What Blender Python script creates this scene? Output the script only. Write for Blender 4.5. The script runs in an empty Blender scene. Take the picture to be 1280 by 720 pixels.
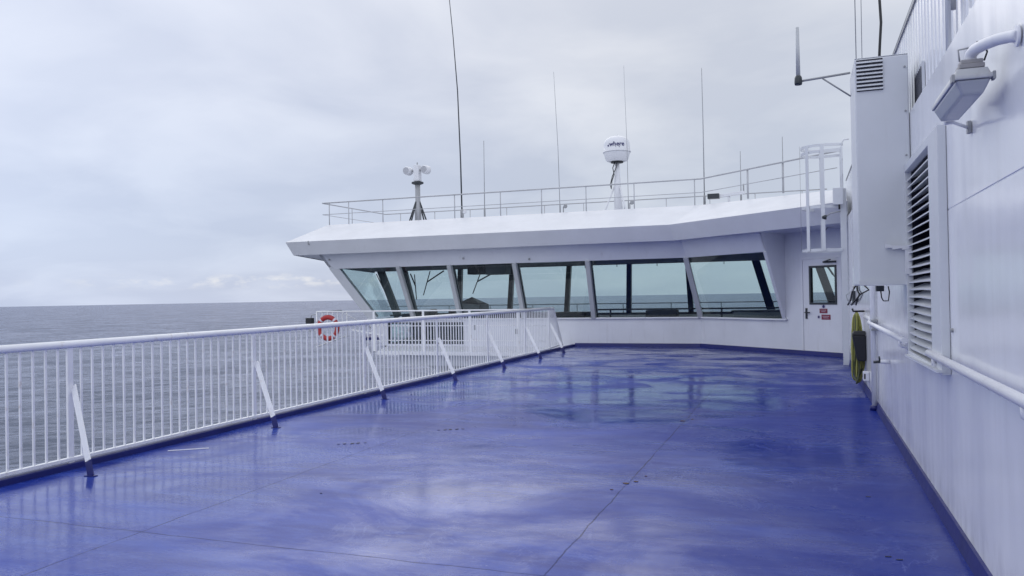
import bpy, math, random
from mathutils import Vector, Matrix
random.seed(7)
R=math.radians
sc=bpy.context.scene
COL=sc.collection
W=0.81            # casing wall plane
EYE=1.45

# ------------------------------------------------------------------ helpers
class MB:
    def __init__(s): s.v=[]; s.f=[]; s.sm=[]
    def quad(s,*p,smooth=False):
        b=len(s.v); s.v+= [tuple(q) for q in p]; s.f.append(tuple(range(b,b+len(p)))); s.sm.append(smooth); return s
    def hexa(s,p):   # 8 pts: bottom 4 ccw, top 4 ccw
        b=len(s.v); s.v+=[tuple(q) for q in p]
        for f in ((3,2,1,0),(4,5,6,7),(0,1,5,4),(1,2,6,5),(2,3,7,6),(3,0,4,7)):
            s.f.append(tuple(b+i for i in f)); s.sm.append(False)
        return s
    def box(s,x0,x1,y0,y1,z0,z1):
        return s.hexa([(x0,y0,z0),(x1,y0,z0),(x1,y1,z0),(x0,y1,z0),(x0,y0,z1),(x1,y0,z1),(x1,y1,z1),(x0,y1,z1)])
    def beam(s,a,b,w,h,side=(0,0,1)):
        a=Vector(a);b=Vector(b);d=(b-a).normalized();sd=Vector(side)
        u=d.cross(sd)
        if u.length<1e-4: u=d.cross(Vector((1,0,0)))
        u.normalize(); v=u.cross(d).normalized()
        u*=w/2; v*=h/2
        return s.hexa([a-u-v,a+u-v,a+u+v,a-u+v,b-u-v,b+u-v,b+u+v,b-u+v])
    def tube(s,pts,r,n=10,r2=None,cap=True):
        pts=[Vector(p) for p in pts]; m=len(pts); b0=len(s.v)
        prev=None
        for i,p in enumerate(pts):
            if i==0: t=pts[1]-p
            elif i==m-1: t=p-pts[i-1]
            else: t=(pts[i+1]-p).normalized()+(p-pts[i-1]).normalized()
            t.normalize()
            if prev is None:
                u=t.cross(Vector((0,0,1)))
                if u.length<1e-3: u=t.cross(Vector((1,0,0)))
            else: u=prev-t*prev.dot(t)
            u.normalize(); prev=u; w=t.cross(u)
            rr=r if r2 is None else r+(r2-r)*i/(m-1)
            for k in range(n):
                a=2*math.pi*k/n; s.v.append(tuple(p+u*math.cos(a)*rr+w*math.sin(a)*rr))
        for i in range(m-1):
            for k in range(n):
                q=b0+i*n; s.f.append((q+k,q+(k+1)%n,q+n+(k+1)%n,q+n+k)); s.sm.append(True)
        if cap:
            s.f.append(tuple(b0+k for k in range(n))[::-1]); s.sm.append(False)
            s.f.append(tuple(b0+(m-1)*n+k for k in range(n))); s.sm.append(False)
        return s
    def lathe(s,c,prof,n=28,axis='z',smooth=True):
        b0=len(s.v)
        for (r,h) in prof:
            for k in range(n):
                a=2*math.pi*k/n; x,y=r*math.cos(a),r*math.sin(a)
                p={'z':(x,y,h),'y':(x,h,y),'x':(h,x,y)}[axis]
                s.v.append((c[0]+p[0],c[1]+p[1],c[2]+p[2]))
        for i in range(len(prof)-1):
            for k in range(n):
                q=b0+i*n; s.f.append((q+k,q+(k+1)%n,q+n+(k+1)%n,q+n+k)); s.sm.append(smooth)
        s.f.append(tuple(b0+k for k in range(n))[::-1]); s.sm.append(False)
        s.f.append(tuple(b0+(len(prof)-1)*n+k for k in range(n))); s.sm.append(False)
        return s
    def prism(s,poly,z0,z1,poly2=None):
        n=len(poly); b=len(s.v); p2=poly2 or poly
        s.v+=[(x,y,z0) for x,y in poly]+[(x,y,z1) for x,y in p2]
        s.f.append(tuple(b+i for i in range(n))[::-1]); s.f.append(tuple(b+n+i for i in range(n))); s.sm+= [False,False]
        for i in range(n):
            j=(i+1)%n; s.f.append((b+i,b+j,b+n+j,b+n+i)); s.sm.append(False)
        return s
    def build(s,name,mat,parent=None,bevel=0.0):
        import bmesh
        me=bpy.data.meshes.new(name); me.from_pydata(s.v,[],s.f); me.update()
        for i,p in enumerate(me.polygons): p.use_smooth=s.sm[i]
        bm=bmesh.new(); bm.from_mesh(me); bmesh.ops.recalc_face_normals(bm,faces=bm.faces)
        if bevel>0:
            ed=[e for e in bm.edges if len(e.link_faces)==2 and e.calc_face_angle(0)>0.6]
            if ed: bmesh.ops.bevel(bm,geom=ed,offset=bevel,segments=2,profile=.6,affect='EDGES',clamp_overlap=True)
        bm.to_mesh(me); bm.free()
        me.materials.append(mat)
        o=bpy.data.objects.new(name,me); COL.objects.link(o)
        if parent: 
            o.parent=parent; o.matrix_parent_inverse=Matrix.Translation(-world(parent))
        return o
def world(o):
    v=Vector(o.location)
    p=o.parent
    if p is not None: v=Vector((0,0,0)) if o.type=='MESH' else v
    return v
def thing(name,label,cat,loc=(0,0,0),group=None):
    o=bpy.data.objects.new(name,None); COL.objects.link(o); o.location=loc; o.empty_display_size=.2
    o['label']=label; o['category']=cat
    if group: o['group']=group
    return o
def tag(o,label,cat,group=None):
    o['label']=label; o['category']=cat
    if group: o['group']=group
    return o
def struct(o): o['kind']='structure'; return o

# ------------------------------------------------------------------ materials
def newmat(name):
    m=bpy.data.materials.new(name); m.use_nodes=True; nt=m.node_tree
    b=nt.nodes['Principled BSDF']; return m,nt,b
def nd(nt,t,**k):
    n=nt.nodes.new(t)
    for a,v in k.items(): setattr(n,a,v)
    return n
def pos(nt,scale=(1,1,1)):
    g=nd(nt,'ShaderNodeNewGeometry'); m=nd(nt,'ShaderNodeMapping'); m.inputs['Scale'].default_value=scale
    nt.links.new(g.outputs['Position'],m.inputs['Vector']); return m.outputs[0]
def noise(nt,vec,scale,detail=4,rough=.55,dist=0):
    n=nd(nt,'ShaderNodeTexNoise'); n.inputs['Scale'].default_value=scale; n.inputs['Detail'].default_value=detail
    n.inputs['Roughness'].default_value=rough; n.inputs['Distortion'].default_value=dist
    nt.links.new(vec,n.inputs['Vector']); return n.outputs['Fac']
def ramp(nt,fac,a,b,c0=(0,0,0,1),c1=(1,1,1,1)):
    r=nd(nt,'ShaderNodeValToRGB'); r.color_ramp.elements[0].position=a; r.color_ramp.elements[1].position=b
    r.color_ramp.elements[0].color=c0; r.color_ramp.elements[1].color=c1
    nt.links.new(fac,r.inputs[0]); return r.outputs[0]
def mixc(nt,fac,a,b,mode='MIX'):
    m=nd(nt,'ShaderNodeMix',data_type='RGBA',blend_type=mode)
    for sock,val in ((m.inputs[0],fac),(m.inputs[6],a),(m.inputs[7],b)):
        if hasattr(val,'links') or isinstance(val,bpy.types.NodeSocket): nt.links.new(val,sock)
        else: sock.default_value = val if not isinstance(val,tuple) or len(val)==4 else (*val,1)
    return m.outputs[2]
def math_(nt,op,a,b=None,c=None):
    m=nd(nt,'ShaderNodeMath',operation=op)
    for i,val in enumerate((a,b,c)):
        if val is None: continue
        if isinstance(val,bpy.types.NodeSocket): nt.links.new(val,m.inputs[i])
        else: m.inputs[i].default_value=val
    return m.outputs[0]
def bump(nt,b,h,strength,dist):
    n=nd(nt,'ShaderNodeBump'); n.inputs['Strength'].default_value=strength; n.inputs['Distance'].default_value=dist
    nt.links.new(h,n.inputs['Height'])
    nt.links.new(n.outputs[0],b.inputs['Normal']); return n
def paint(name,col,rough=.35,var=.08,grime=.0,grimecol=(.30,.24,.18),bumpd=.004,bs=3.0,coat=0.0,streak=(6,6,.6)):
    m,nt,b=newmat(name)
    p=pos(nt)
    n1=noise(nt,p,1.3,6,.6)
    dark=tuple(c*(1-var) for c in col); lite=tuple(min(1,c*(1+var*.5)) for c in col)
    c=mixc(nt,ramp(nt,n1,.35,.65),(*dark,1),(*lite,1))
    if grime>0:
        ps=pos(nt,streak); n2=noise(nt,ps,1.5,8,.65)
        n3=noise(nt,p,.9,3,.5)
        f=math_(nt,'MULTIPLY',ramp(nt,n2,.56,.80),ramp(nt,n3,.42,.62))
        f=math_(nt,'MULTIPLY',f,grime)
        c=mixc(nt,f,c,(*grimecol,1))
    nt.links.new(c,b.inputs['Base Color'])
    nr=noise(nt,p,9,5,.6)
    nt.links.new(math_(nt,'MULTIPLY_ADD',nr,.25,rough-.12),b.inputs['Roughness'])
    if bumpd>0: bump(nt,b,noise(nt,p,bs,4,.5),.6,bumpd)
    if coat: b.inputs['Coat Weight'].default_value=coat; b.inputs['Coat Roughness'].default_value=.08
    return m
WH=(.72,.73,.77)
M={}
M['white']=paint('white_marine_paint',(.74,.75,.80),.34,.06,.35,bumpd=.003)
M['rail']=paint('railing_white_paint',(.84,.85,.88),.32,.05,.85,(.42,.30,.20),bumpd=.001,bs=30,streak=(8,8,8))
M['bridge']=paint('bridge_white_paint',(.70,.715,.775),.32,.05,.38,(.36,.34,.36),bumpd=.006,bs=1.6)
M['roof']=paint('roof_white_paint',(.64,.655,.70),.5,.05,.15,(.5,.47,.45),bumpd=.003)
M['fascia']=paint('fascia_paint',(.68,.69,.735),.4,.05,.2,(.36,.34,.36))
M['cab']=paint('cabinet_grey_white_paint',(.63,.65,.69),.38,.05,.3,(.4,.36,.32),bumpd=.002)
M['grey']=paint('light_grey_paint',(.42,.43,.47),.45,.1,.25)
M['galv']=paint('galvanised_steel',(.33,.34,.36),.5,.2,.2); 
M['dark']=paint('black_rubber_plastic',(.012,.013,.018),.5,.2,0,bumpd=.001,bs=60)
M['darkframe']=paint('dark_window_frame',(.025,.032,.04),.4,.15,0,bumpd=0)
M['inside']=paint('dark_interior_lining',(.045,.05,.065),.7,.15,0,bumpd=0)
M['console']=paint('grey_console_shell',(.11,.125,.14),.5,.15,0,bumpd=0)
M['blue']=paint('blue_kerb_paint',(.006,.011,.14),.5,.25,.3,(.06,.05,.12),bumpd=.002,bs=20)
M['red']=paint('lifebuoy_red',(.36,.022,.025),.5,.15,.25,(.25,.1,.08),bumpd=.002,bs=40)
M['signred']=paint('sign_red',(.22,.02,.05),.4,.1,0,bumpd=0)
M['signwhite']=paint('sign_white',(.62,.60,.68),.4,.05,0,bumpd=0)
M['letter']=paint('navy_lettering',(.02,.02,.12),.4,.05,0,bumpd=0)
M['hose']=paint('yellow_green_hose',(.33,.33,.08),.5,.25,.25,(.14,.15,.05),bumpd=.002,bs=60)
M['hosed']=paint('dark_olive_hose',(.07,.08,.035),.6,.3,.5,(.06,.07,.03),bumpd=.002,bs=60)
M['fix']=paint('weathered_lamp_housing',(.55,.56,.58),.5,.15,.8,(.22,.17,.13),bumpd=.001,bs=40,streak=(9,9,9))
M['fixd']=paint('weathered_terminal_box',(.34,.33,.34),.6,.3,.9,(.20,.13,.09),bumpd=.001,bs=40,streak=(14,14,14))
M['mull']=paint('mullion_grey_paint',(.47,.49,.52),.4,.08,.2,bumpd=0)
M['railg']=paint('weathered_roof_rail',(.44,.45,.48),.5,.1,.3,bumpd=0)
M['lens']=paint('silver_lamp_glass',(.6,.62,.64),.12,.05,0,bumpd=0); 
M['diff']=paint('frosted_diffuser',(.40,.42,.48),.22,.06,.3,bumpd=.001)
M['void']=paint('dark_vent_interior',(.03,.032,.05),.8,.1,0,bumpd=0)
M['radome']=paint('radome_gelcoat',(.70,.71,.75),.35,.05,.15,bumpd=0)
M['scuff']=paint('scraped_bare_patch',(.03,.03,.06),.6,.3,0,bumpd=0)
M['rust']=paint('rust_spot',(.10,.06,.04),.8,.4,0,bumpd=0)
M['hull']=paint('hull_grey_white',(.50,.52,.58),.5,.08,.3)

def glassmat(name,tint,refl=1.0,kk=.93):
    m=bpy.data.materials.new(name); m.use_nodes=True; nt=m.node_tree; nt.nodes.clear()
    out=nd(nt,'ShaderNodeOutputMaterial'); tr=nd(nt,'ShaderNodeBsdfTransparent'); gl=nd(nt,'ShaderNodeBsdfGlossy')
    tr.inputs[0].default_value=(*tint,1); gl.inputs['Roughness'].default_value=.02; gl.inputs[0].default_value=(refl,refl,refl,1)
    g=nd(nt,'ShaderNodeNewGeometry'); dt=nd(nt,'ShaderNodeVectorMath',operation='DOT_PRODUCT'); nt.links.new(g.outputs['Normal'],dt.inputs[0]); nt.links.new(g.outputs['Incoming'],dt.inputs[1])
    c=math_(nt,'ABSOLUTE',dt.outputs['Value']); F=math_(nt,'MULTIPLY_ADD',math_(nt,'POWER',math_(nt,'SUBTRACT',1.0,c),5.0),kk,.035)
    mx=nd(nt,'ShaderNodeMixShader'); nt.links.new(F,mx.inputs[0]); nt.links.new(tr.outputs[0],mx.inputs[1]); nt.links.new(gl.outputs[0],mx.inputs[2])
    nt.links.new(mx.outputs[0],out.inputs[0]); return m
M['glass']=glassmat('green_tinted_glass',(.86,.92,.92))
M['glasse']=glassmat('end_glass',(.84,.91,.91),1.0,.25)
M['glassl']=glassmat('tinted_glass_outer',(.91,.955,.955))

# casing wall: gloss paint with vertical ripples between frames
def casingmat():
    m,nt,b=newmat('casing_gloss_paint')
    p=pos(nt)
    n1=noise(nt,p,1.1,6,.6)
    c=mixc(nt,ramp(nt,n1,.3,.7),(.80,.81,.85,1),(.85,.86,.89,1))
    n2=noise(nt,pos(nt,(5,5,.35)),1.4,7,.65)
    c=mixc(nt,math_(nt,'MULTIPLY',ramp(nt,n2,.55,.8),.12),c,(.46,.41,.38,1))
    g=nd(nt,'ShaderNodeNewGeometry'); sz=nd(nt,'ShaderNodeSeparateXYZ'); nt.links.new(g.outputs['Position'],sz.inputs[0])
    dirt=math_(nt,'MULTIPLY',ramp(nt,sz.outputs[2],.09,.30,(1,1,1,1),(0,0,0,1)),ramp(nt,noise(nt,pos(nt,(3,3,1)),3,7,.7),.42,.66))
    c=mixc(nt,math_(nt,'MULTIPLY',dirt,.45),c,(.33,.31,.33,1))
    nt.links.new(c,b.inputs['Base Color'])
    nt.links.new(math_(nt,'MULTIPLY_ADD',noise(nt,p,5,4,.6),.12,.10),b.inputs['Roughness'])
    g=nd(nt,'ShaderNodeNewGeometry'); sx=nd(nt,'ShaderNodeSeparateXYZ'); nt.links.new(g.outputs['Position'],sx.inputs[0])
    # frame spacing 0.62 m : shallow hollows (plate quilting)
    pp=math_(nt,'PINGPONG',math_(nt,'ADD',sx.outputs[1],.1),.31)
    q=math_(nt,'SINE',math_(nt,'MULTIPLY',sx.outputs[1],6.2))
    n3=noise(nt,pos(nt,(1,1.6,.5)),1.0,2,.5)
    h=math_(nt,'ADD',math_(nt,'MULTIPLY',q,.22),math_(nt,'MULTIPLY',n3,2.4))
    h2=math_(nt,'MULTIPLY',noise(nt,p,60,2,.5),.03)
    bump(nt,b,math_(nt,'ADD',h,h2),.55,.012)
    return m
M['casing']=casingmat()

def deckmat():
    m,nt,b=newmat('wet_blue_deck_paint')
    g=nd(nt,'ShaderNodeNewGeometry'); P=g.outputs['Position']; sx=nd(nt,'ShaderNodeSeparateXYZ'); nt.links.new(P,sx.inputs[0])
    X,Y=sx.outputs[0],sx.outputs[1]
    p=pos(nt); ps=pos(nt,(.55,1.5,1)); pst=pos(nt,(.6,2.2,1))
    nbig=noise(nt,ps,.55,5,.55,.4); nmid=noise(nt,pst,1.4,7,.62,.3); nfine=noise(nt,pst,7,6,.6)
    col=mixc(nt,ramp(nt,nbig,.36,.66),(.004,.016,.205,1),(.010,.036,.315,1))
    col=mixc(nt,math_(nt,'MULTIPLY',ramp(nt,nmid,.46,.70),.75),col,(.028,.072,.40,1))
    # foot-worn, chalky paint: mostly towards the middle of the near plates
    wear=math_(nt,'MULTIPLY',ramp(nt,noise(nt,pos(nt,(.5,.8,1)),.7,4,.6,.3),.42,.68),ramp(nt,nfine,.30,.75))
    col=mixc(nt,math_(nt,'MULTIPLY',wear,.50),col,(.12,.175,.50,1))
    # brushed streaks of thinner paint
    col=mixc(nt,math_(nt,'MULTIPLY',ramp(nt,noise(nt,pos(nt,(.7,3.0,1)),4,8,.75),.50,.68),.45),col,(.060,.115,.44,1))
    # deeper blue, lower coat and specular towards the casing and the bridge
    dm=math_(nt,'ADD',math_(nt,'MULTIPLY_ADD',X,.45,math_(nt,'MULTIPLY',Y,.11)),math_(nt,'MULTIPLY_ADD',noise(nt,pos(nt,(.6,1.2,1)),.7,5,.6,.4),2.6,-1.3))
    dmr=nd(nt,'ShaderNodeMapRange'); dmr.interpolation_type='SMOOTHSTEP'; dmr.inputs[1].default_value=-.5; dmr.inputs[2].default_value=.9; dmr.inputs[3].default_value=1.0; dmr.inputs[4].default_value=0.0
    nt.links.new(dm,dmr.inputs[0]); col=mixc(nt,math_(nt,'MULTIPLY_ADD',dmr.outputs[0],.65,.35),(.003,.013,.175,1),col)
    # thin pale scratches
    wv=nd(nt,'ShaderNodeTexNoise'); wv.inputs['Scale'].default_value=2.2; wv.inputs['Detail'].default_value=8; wv.inputs['Distortion'].default_value=1.4
    nt.links.new(pos(nt,(.5,5,1)),wv.inputs['Vector'])
    sc_=math_(nt,'COMPARE',wv.outputs['Fac'],.58,.0035)
    sc_=math_(nt,'MULTIPLY',sc_,ramp(nt,noise(nt,p,.8,3),.5,.62))
    col=mixc(nt,math_(nt,'MULTIPLY',sc_,.6),col,(.30,.31,.42,1))
    # fine grit of the non-slip paint and swirling scuffs
    grit=noise(nt,p,85,3,.7); col=mixc(nt,1.0,col,ramp(nt,grit,.30,.70,(.80,.80,.86,1),(1.18,1.18,1.12,1)),'MULTIPLY')
    sw=nd(nt,'ShaderNodeTexNoise'); sw.inputs['Scale'].default_value=1.1; sw.inputs['Detail'].default_value=9; sw.inputs['Roughness'].default_value=.6; sw.inputs['Distortion'].default_value=2.6; nt.links.new(p,sw.inputs['Vector'])
    swm=math_(nt,'MULTIPLY',math_(nt,'COMPARE',sw.outputs['Fac'],.52,.008),ramp(nt,noise(nt,p,.6,3),.48,.60))
    col=mixc(nt,math_(nt,'MULTIPLY',swm,.30),col,(.16,.20,.48,1))
    # dark speckles
    vo=nd(nt,'ShaderNodeTexVoronoi'); vo.inputs['Scale'].default_value=2.3; nt.links.new(p,vo.inputs['Vector'])
    sp=math_(nt,'MULTIPLY',math_(nt,'LESS_THAN',vo.outputs['Distance'],.022),ramp(nt,noise(nt,p,1.1,2),.52,.55))
    col=mixc(nt,math_(nt,'MULTIPLY',sp,.8),col,(.03,.03,.06,1))
    # weld seams every 2.66 m across and 5.94 m along
    wob=math_(nt,'MULTIPLY',math_(nt,'SUBTRACT',noise(nt,p,2.6,5),.5),.05)
    dx=math_(nt,'PINGPONG',math_(nt,'ADD',math_(nt,'ADD',X,1.29+2.66*10),wob),1.33)
    dy=math_(nt,'PINGPONG',math_(nt,'ADD',math_(nt,'ADD',Y,-3.93+5.94*10),wob),2.97)
    wid=math_(nt,'MULTIPLY_ADD',noise(nt,p,6,3),.008,.001)
    sx1=math_(nt,'LESS_THAN',dx,wid); sy1=math_(nt,'LESS_THAN',dy,wid)
    seam=math_(nt,'MAXIMUM',sx1,sy1)
    d=math_(nt,'MINIMUM',dx,dy)
    near=ramp(nt,d,0.0,.10,(1,1,1,1),(0,0,0,1))
    rustf=math_(nt,'MULTIPLY',math_(nt,'MULTIPLY',near,ramp(nt,noise(nt,p,5,6,.7),.60,.68)),ramp(nt,noise(nt,p,.9,2),.48,.56))
    col=mixc(nt,math_(nt,'MULTIPLY',rustf,.55),col,(.10,.08,.10,1))
    col=mixc(nt,math_(nt,'MULTIPLY',math_(nt,'MULTIPLY',seam,ramp(nt,noise(nt,p,1.2,5,.7),.35,.60,(.45,.45,.45,1))),.85),col,(.010,.010,.045,1))
    nt.links.new(col,b.inputs['Base Color'])
    # roughness: standing water film (smooth) vs drying patches
    wet=ramp(nt,noise(nt,pos(nt,(.75,1.0,1)),.75,8,.68,.7),.38,.60)
    r=math_(nt,'MULTIPLY_ADD',wet,.24,.10)
    r=math_(nt,'ADD',r,math_(nt,'MULTIPLY',nfine,.10))
    nt.links.new(r,b.inputs['Roughness'])
    b.inputs['IOR'].default_value=1.36
    noseam=math_(nt,'MULTIPLY_ADD',seam,-.6,1.0)
    # thin standing puddles on the far half
    pud=ramp(nt,noise(nt,pos(nt,(.75,1.1,1)),1.0,5,.5,.6),.46,.53)
    ry=nd(nt,'ShaderNodeMapRange'); ry.interpolation_type='SMOOTHSTEP'; ry.inputs[1].default_value=7.0; ry.inputs[2].default_value=10.5; nt.links.new(Y,ry.inputs[0])
    rx=nd(nt,'ShaderNodeMapRange'); rx.interpolation_type='SMOOTHSTEP'; rx.inputs[1].default_value=.2; rx.inputs[2].default_value=-1.4; nt.links.new(X,rx.inputs[0])
    pud=math_(nt,'MULTIPLY',math_(nt,'MULTIPLY',pud,ry.outputs[0]),math_(nt,'MULTIPLY',rx.outputs[0],.62))
    nt.links.new(math_(nt,'MAXIMUM',pud,math_(nt,'MULTIPLY',math_(nt,'MULTIPLY',math_(nt,'MULTIPLY_ADD',wet,-.34,.42),math_(nt,'MULTIPLY_ADD',dmr.outputs[0],.82,.18)),noseam)),b.inputs['Coat Weight']); b.inputs['Coat Roughness'].default_value=.06
    nt.links.new(math_(nt,'MULTIPLY',noseam,math_(nt,'MULTIPLY_ADD',dmr.outputs[0],.20,.09)),b.inputs['Specular IOR Level'])
    # buckling plates + brush texture + seam bead
    h=math_(nt,'MULTIPLY',noise(nt,pos(nt,(.8,1.0,1)),1.1,2,.45),1.0)
    h=math_(nt,'ADD',h,math_(nt,'MULTIPLY',noise(nt,pst,5,4,.6),.045))
    h=math_(nt,'ADD',h,math_(nt,'MULTIPLY',noise(nt,p,140,2,.5),.012))
    bead=ramp(nt,d,.0,.028,(1,1,1,1),(0,0,0,1))
    h=math_(nt,'ADD',h,math_(nt,'MULTIPLY',bead,-.02))
    bn=bump(nt,b,h,.65,.022)
    nt.links.new(bn.outputs[0],b.inputs['Coat Normal'])
    return m
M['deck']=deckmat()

def seamat():
    m=bpy.data.materials.new('grey_sea_water'); m.use_nodes=True; nt=m.node_tree; nt.nodes.clear()
    out=nd(nt,'ShaderNodeOutputMaterial'); df=nd(nt,'ShaderNodeBsdfDiffuse'); gl=nd(nt,'ShaderNodeBsdfGlossy')
    gl.inputs['Roughness'].default_value=.10; gl.inputs[0].default_value=(.86,.88,1,1)
    mp=nd(nt,'ShaderNodeMapping'); mp.vector_type='TEXTURE'; mp.inputs['Rotation'].default_value=(0,0,R(42)); mp.inputs['Scale'].default_value=(1.9,1,1)
    g=nd(nt,'ShaderNodeNewGeometry'); nt.links.new(g.outputs['Position'],mp.inputs['Vector']); q=mp.outputs[0]
    n0=noise(nt,q,.035,3,.5,.2); n1=noise(nt,q,.14,4,.55,.3); n2=noise(nt,q,.45,5,.62,.4)
    h=math_(nt,'ADD',math_(nt,'MULTIPLY',n0,4.0),math_(nt,'MULTIPLY',n1,2.6)); h=math_(nt,'ADD',h,math_(nt,'MULTIPLY',n2,2.0))
    bn=nd(nt,'ShaderNodeBump'); bn.inputs['Strength'].default_value=.8; bn.inputs['Distance'].default_value=1.0; nt.links.new(h,bn.inputs['Height'])
    nt.links.new(bn.outputs[0],gl.inputs['Normal'])
    dt=nd(nt,'ShaderNodeVectorMath',operation='DOT_PRODUCT'); nt.links.new(bn.outputs[0],dt.inputs[0]); nt.links.new(g.outputs['Incoming'],dt.inputs[1])
    c=math_(nt,'MAXIMUM',dt.outputs['Value'],0.0)
    F=math_(nt,'MULTIPLY_ADD',math_(nt,'POWER',math_(nt,'SUBTRACT',1.0,c),3.2),.66,.03)
    c=mixc(nt,ramp(nt,noise(nt,pos(nt,(.4,1,1)),.006,4),.35,.65),(.045,.058,.085,1),(.065,.080,.110,1))
    nt.links.new(c,df.inputs[0])
    F=math_(nt,'MULTIPLY',F,ramp(nt,noise(nt,q,.030,6,.65),.32,.68,(.62,.62,.62,1),(1.15,1.15,1.15,1)))
    F=math_(nt,'MULTIPLY',F,ramp(nt,noise(nt,q,.26,6,.68,.5),.40,.54,(.62,.62,.62,1),(1.10,1.12,1.12,1)))
    mx=nd(nt,'ShaderNodeMixShader'); nt.links.new(F,mx.inputs[0]); nt.links.new(df.outputs[0],mx.inputs[1]); nt.links.new(gl.outputs[0],mx.inputs[2]); nt.links.new(mx.outputs[0],out.inputs[0])
    return m
M['sea']=seamat()

# ------------------------------------------------------------------ world
SUN_EL,SUN_AZ=R(38),R(24)      # azimuth: to the left (port) of dead ahead
sundir=Vector((-math.sin(SUN_AZ)*math.cos(SUN_EL),math.cos(SUN_AZ)*math.cos(SUN_EL),math.sin(SUN_EL)))
w=bpy.data.worlds.new('World'); sc.world=w; w.use_nodes=True; nt=w.node_tree; nt.nodes.clear()
out=nd(nt,'ShaderNodeOutputWorld')
sky=nd(nt,'ShaderNodeTexSky',sky_type='NISHITA'); sky.sun_disc=False; sky.sun_elevation=SUN_EL; sky.sun_rotation=-SUN_AZ
bg1=nd(nt,'ShaderNodeBackground'); bg1.inputs[1].default_value=.09; nt.links.new(sky.outputs[0],bg1.inputs[0])
tc=nd(nt,'ShaderNodeTexCoord'); sp=nd(nt,'ShaderNodeSeparateXYZ'); nt.links.new(tc.outputs['Generated'],sp.inputs[0])
# project the view direction onto a cloud deck
zz=math_(nt,'ADD',math_(nt,'MAXIMUM',sp.outputs[2],0),.20)
cx=math_(nt,'DIVIDE',sp.outputs[0],zz); cy=math_(nt,'DIVIDE',sp.outputs[1],zz)
cmb=nd(nt,'ShaderNodeCombineXYZ'); nt.links.new(cx,cmb.inputs[0]); nt.links.new(cy,cmb.inputs[1])
def wn(scale,detail,rough,dist=0,off=(0,0,0)):
    mp=nd(nt,'ShaderNodeMapping'); mp.inputs['Location'].default_value=off; nt.links.new(cmb.outputs[0],mp.inputs['Vector'])
    return noise(nt,mp.outputs[0],scale,detail,rough,dist)
nA=wn(.42,3,.5,.3,(3,1,0)); nB=wn(1.5,5,.5,.35,(1,7,0)); nC=wn(.24,2,.5,.2,(9,2,0))
base=mixc(nt,ramp(nt,nA,.34,.68),(.455,.485,.56,1),(.590,.612,.665,1))
base=mixc(nt,math_(nt,'MULTIPLY',ramp(nt,nB,.42,.66),.50),base,(.71,.72,.745,1))
base=mixc(nt,math_(nt,'MULTIPLY',ramp(nt,nC,.46,.68),.28),base,(.43,.47,.56,1))
# sky brightness raised astern, out of view, as added fill for the walls
dt=nd(nt,'ShaderNodeVectorMath',operation='DOT_PRODUCT'); nt.links.new(tc.outputs['Generated'],dt.inputs[0]); dt.inputs[1].default_value=(.25,.97,0)
gr=nd(nt,'ShaderNodeMapRange'); gr.inputs[1].default_value=-.7; gr.inputs[2].default_value=.9; gr.inputs[3].default_value=1.72; gr.inputs[4].default_value=1.0
nt.links.new(dt.outputs['Value'],gr.inputs[0])
base=mixc(nt,1.0,base,gr.outputs[0],'MULTIPLY')
hz=nd(nt,'ShaderNodeMapRange'); hz.interpolation_type='SMOOTHSTEP'; hz.inputs[1].default_value=0.0; hz.inputs[2].default_value=.30; hz.inputs[3].default_value=0.0; hz.inputs[4].default_value=1.0
nt.links.new(sp.outputs[2],hz.inputs[0]); base=mixc(nt,1.0,base,mixc(nt,hz.outputs[0],(.80,.85,.92,1),(1,1,1,1)),'MULTIPLY')
lf=nd(nt,'ShaderNodeVectorMath',operation='DOT_PRODUCT'); nt.links.new(tc.outputs['Generated'],lf.inputs[0]); lf.inputs[1].default_value=(-.85,.53,0)
lr=nd(nt,'ShaderNodeMapRange'); lr.interpolation_type='SMOOTHSTEP'; lr.inputs[1].default_value=.62; lr.inputs[2].default_value=1.0; nt.links.new(lf.outputs['Value'],lr.inputs[0])
base=mixc(nt,lr.outputs[0],base,mixc(nt,1.0,base,(.83,.86,.94,1),'MULTIPLY'))
# small cumulus row near the horizon
az=math_(nt,'ARCTAN2',sp.outputs[0],sp.outputs[1])
cc=nd(nt,'ShaderNodeCombineXYZ'); nt.links.new(math_(nt,'MULTIPLY',az,24),cc.inputs[0]); nt.links.new(math_(nt,'MULTIPLY',sp.outputs[2],60),cc.inputs[1])
cn=noise(nt,cc.outputs[0],1.5,6,.55)
band=math_(nt,'SUBTRACT',1.0,math_(nt,'MULTIPLY',math_(nt,'ABSOLUTE',math_(nt,'SUBTRACT',sp.outputs[2],.022)),90))
band=math_(nt,'MAXIMUM',band,0)
azw=math_(nt,'MAXIMUM',math_(nt,'SUBTRACT',1.0,math_(nt,'MULTIPLY',math_(nt,'ABSOLUTE',math_(nt,'ADD',az,.64)),3.6)),.12)
cum=math_(nt,'MULTIPLY',math_(nt,'MULTIPLY',ramp(nt,cn,.48,.66),band),azw)
base=mixc(nt,math_(nt,'MULTIPLY',cum,.8),base,(.68,.69,.71,1))
bg2=nd(nt,'ShaderNodeBackground'); nt.links.new(base,bg2.inputs[0]); bg2.inputs[1].default_value=1.30
mx=nd(nt,'ShaderNodeMixShader'); mx.inputs[0].default_value=.93
nt.links.new(bg1.outputs[0],mx.inputs[1]); nt.links.new(bg2.outputs[0],mx.inputs[2]); nt.links.new(mx.outputs[0],out.inputs[0])
L=bpy.data.lights.new('sun','SUN'); L.energy=.5; L.angle=R(50); L.color=(1,.97,.93)
lo=bpy.data.objects.new('sun',L); COL.objects.link(lo); lo.rotation_euler=sundir.to_track_quat('Z','Y').to_euler()

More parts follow.
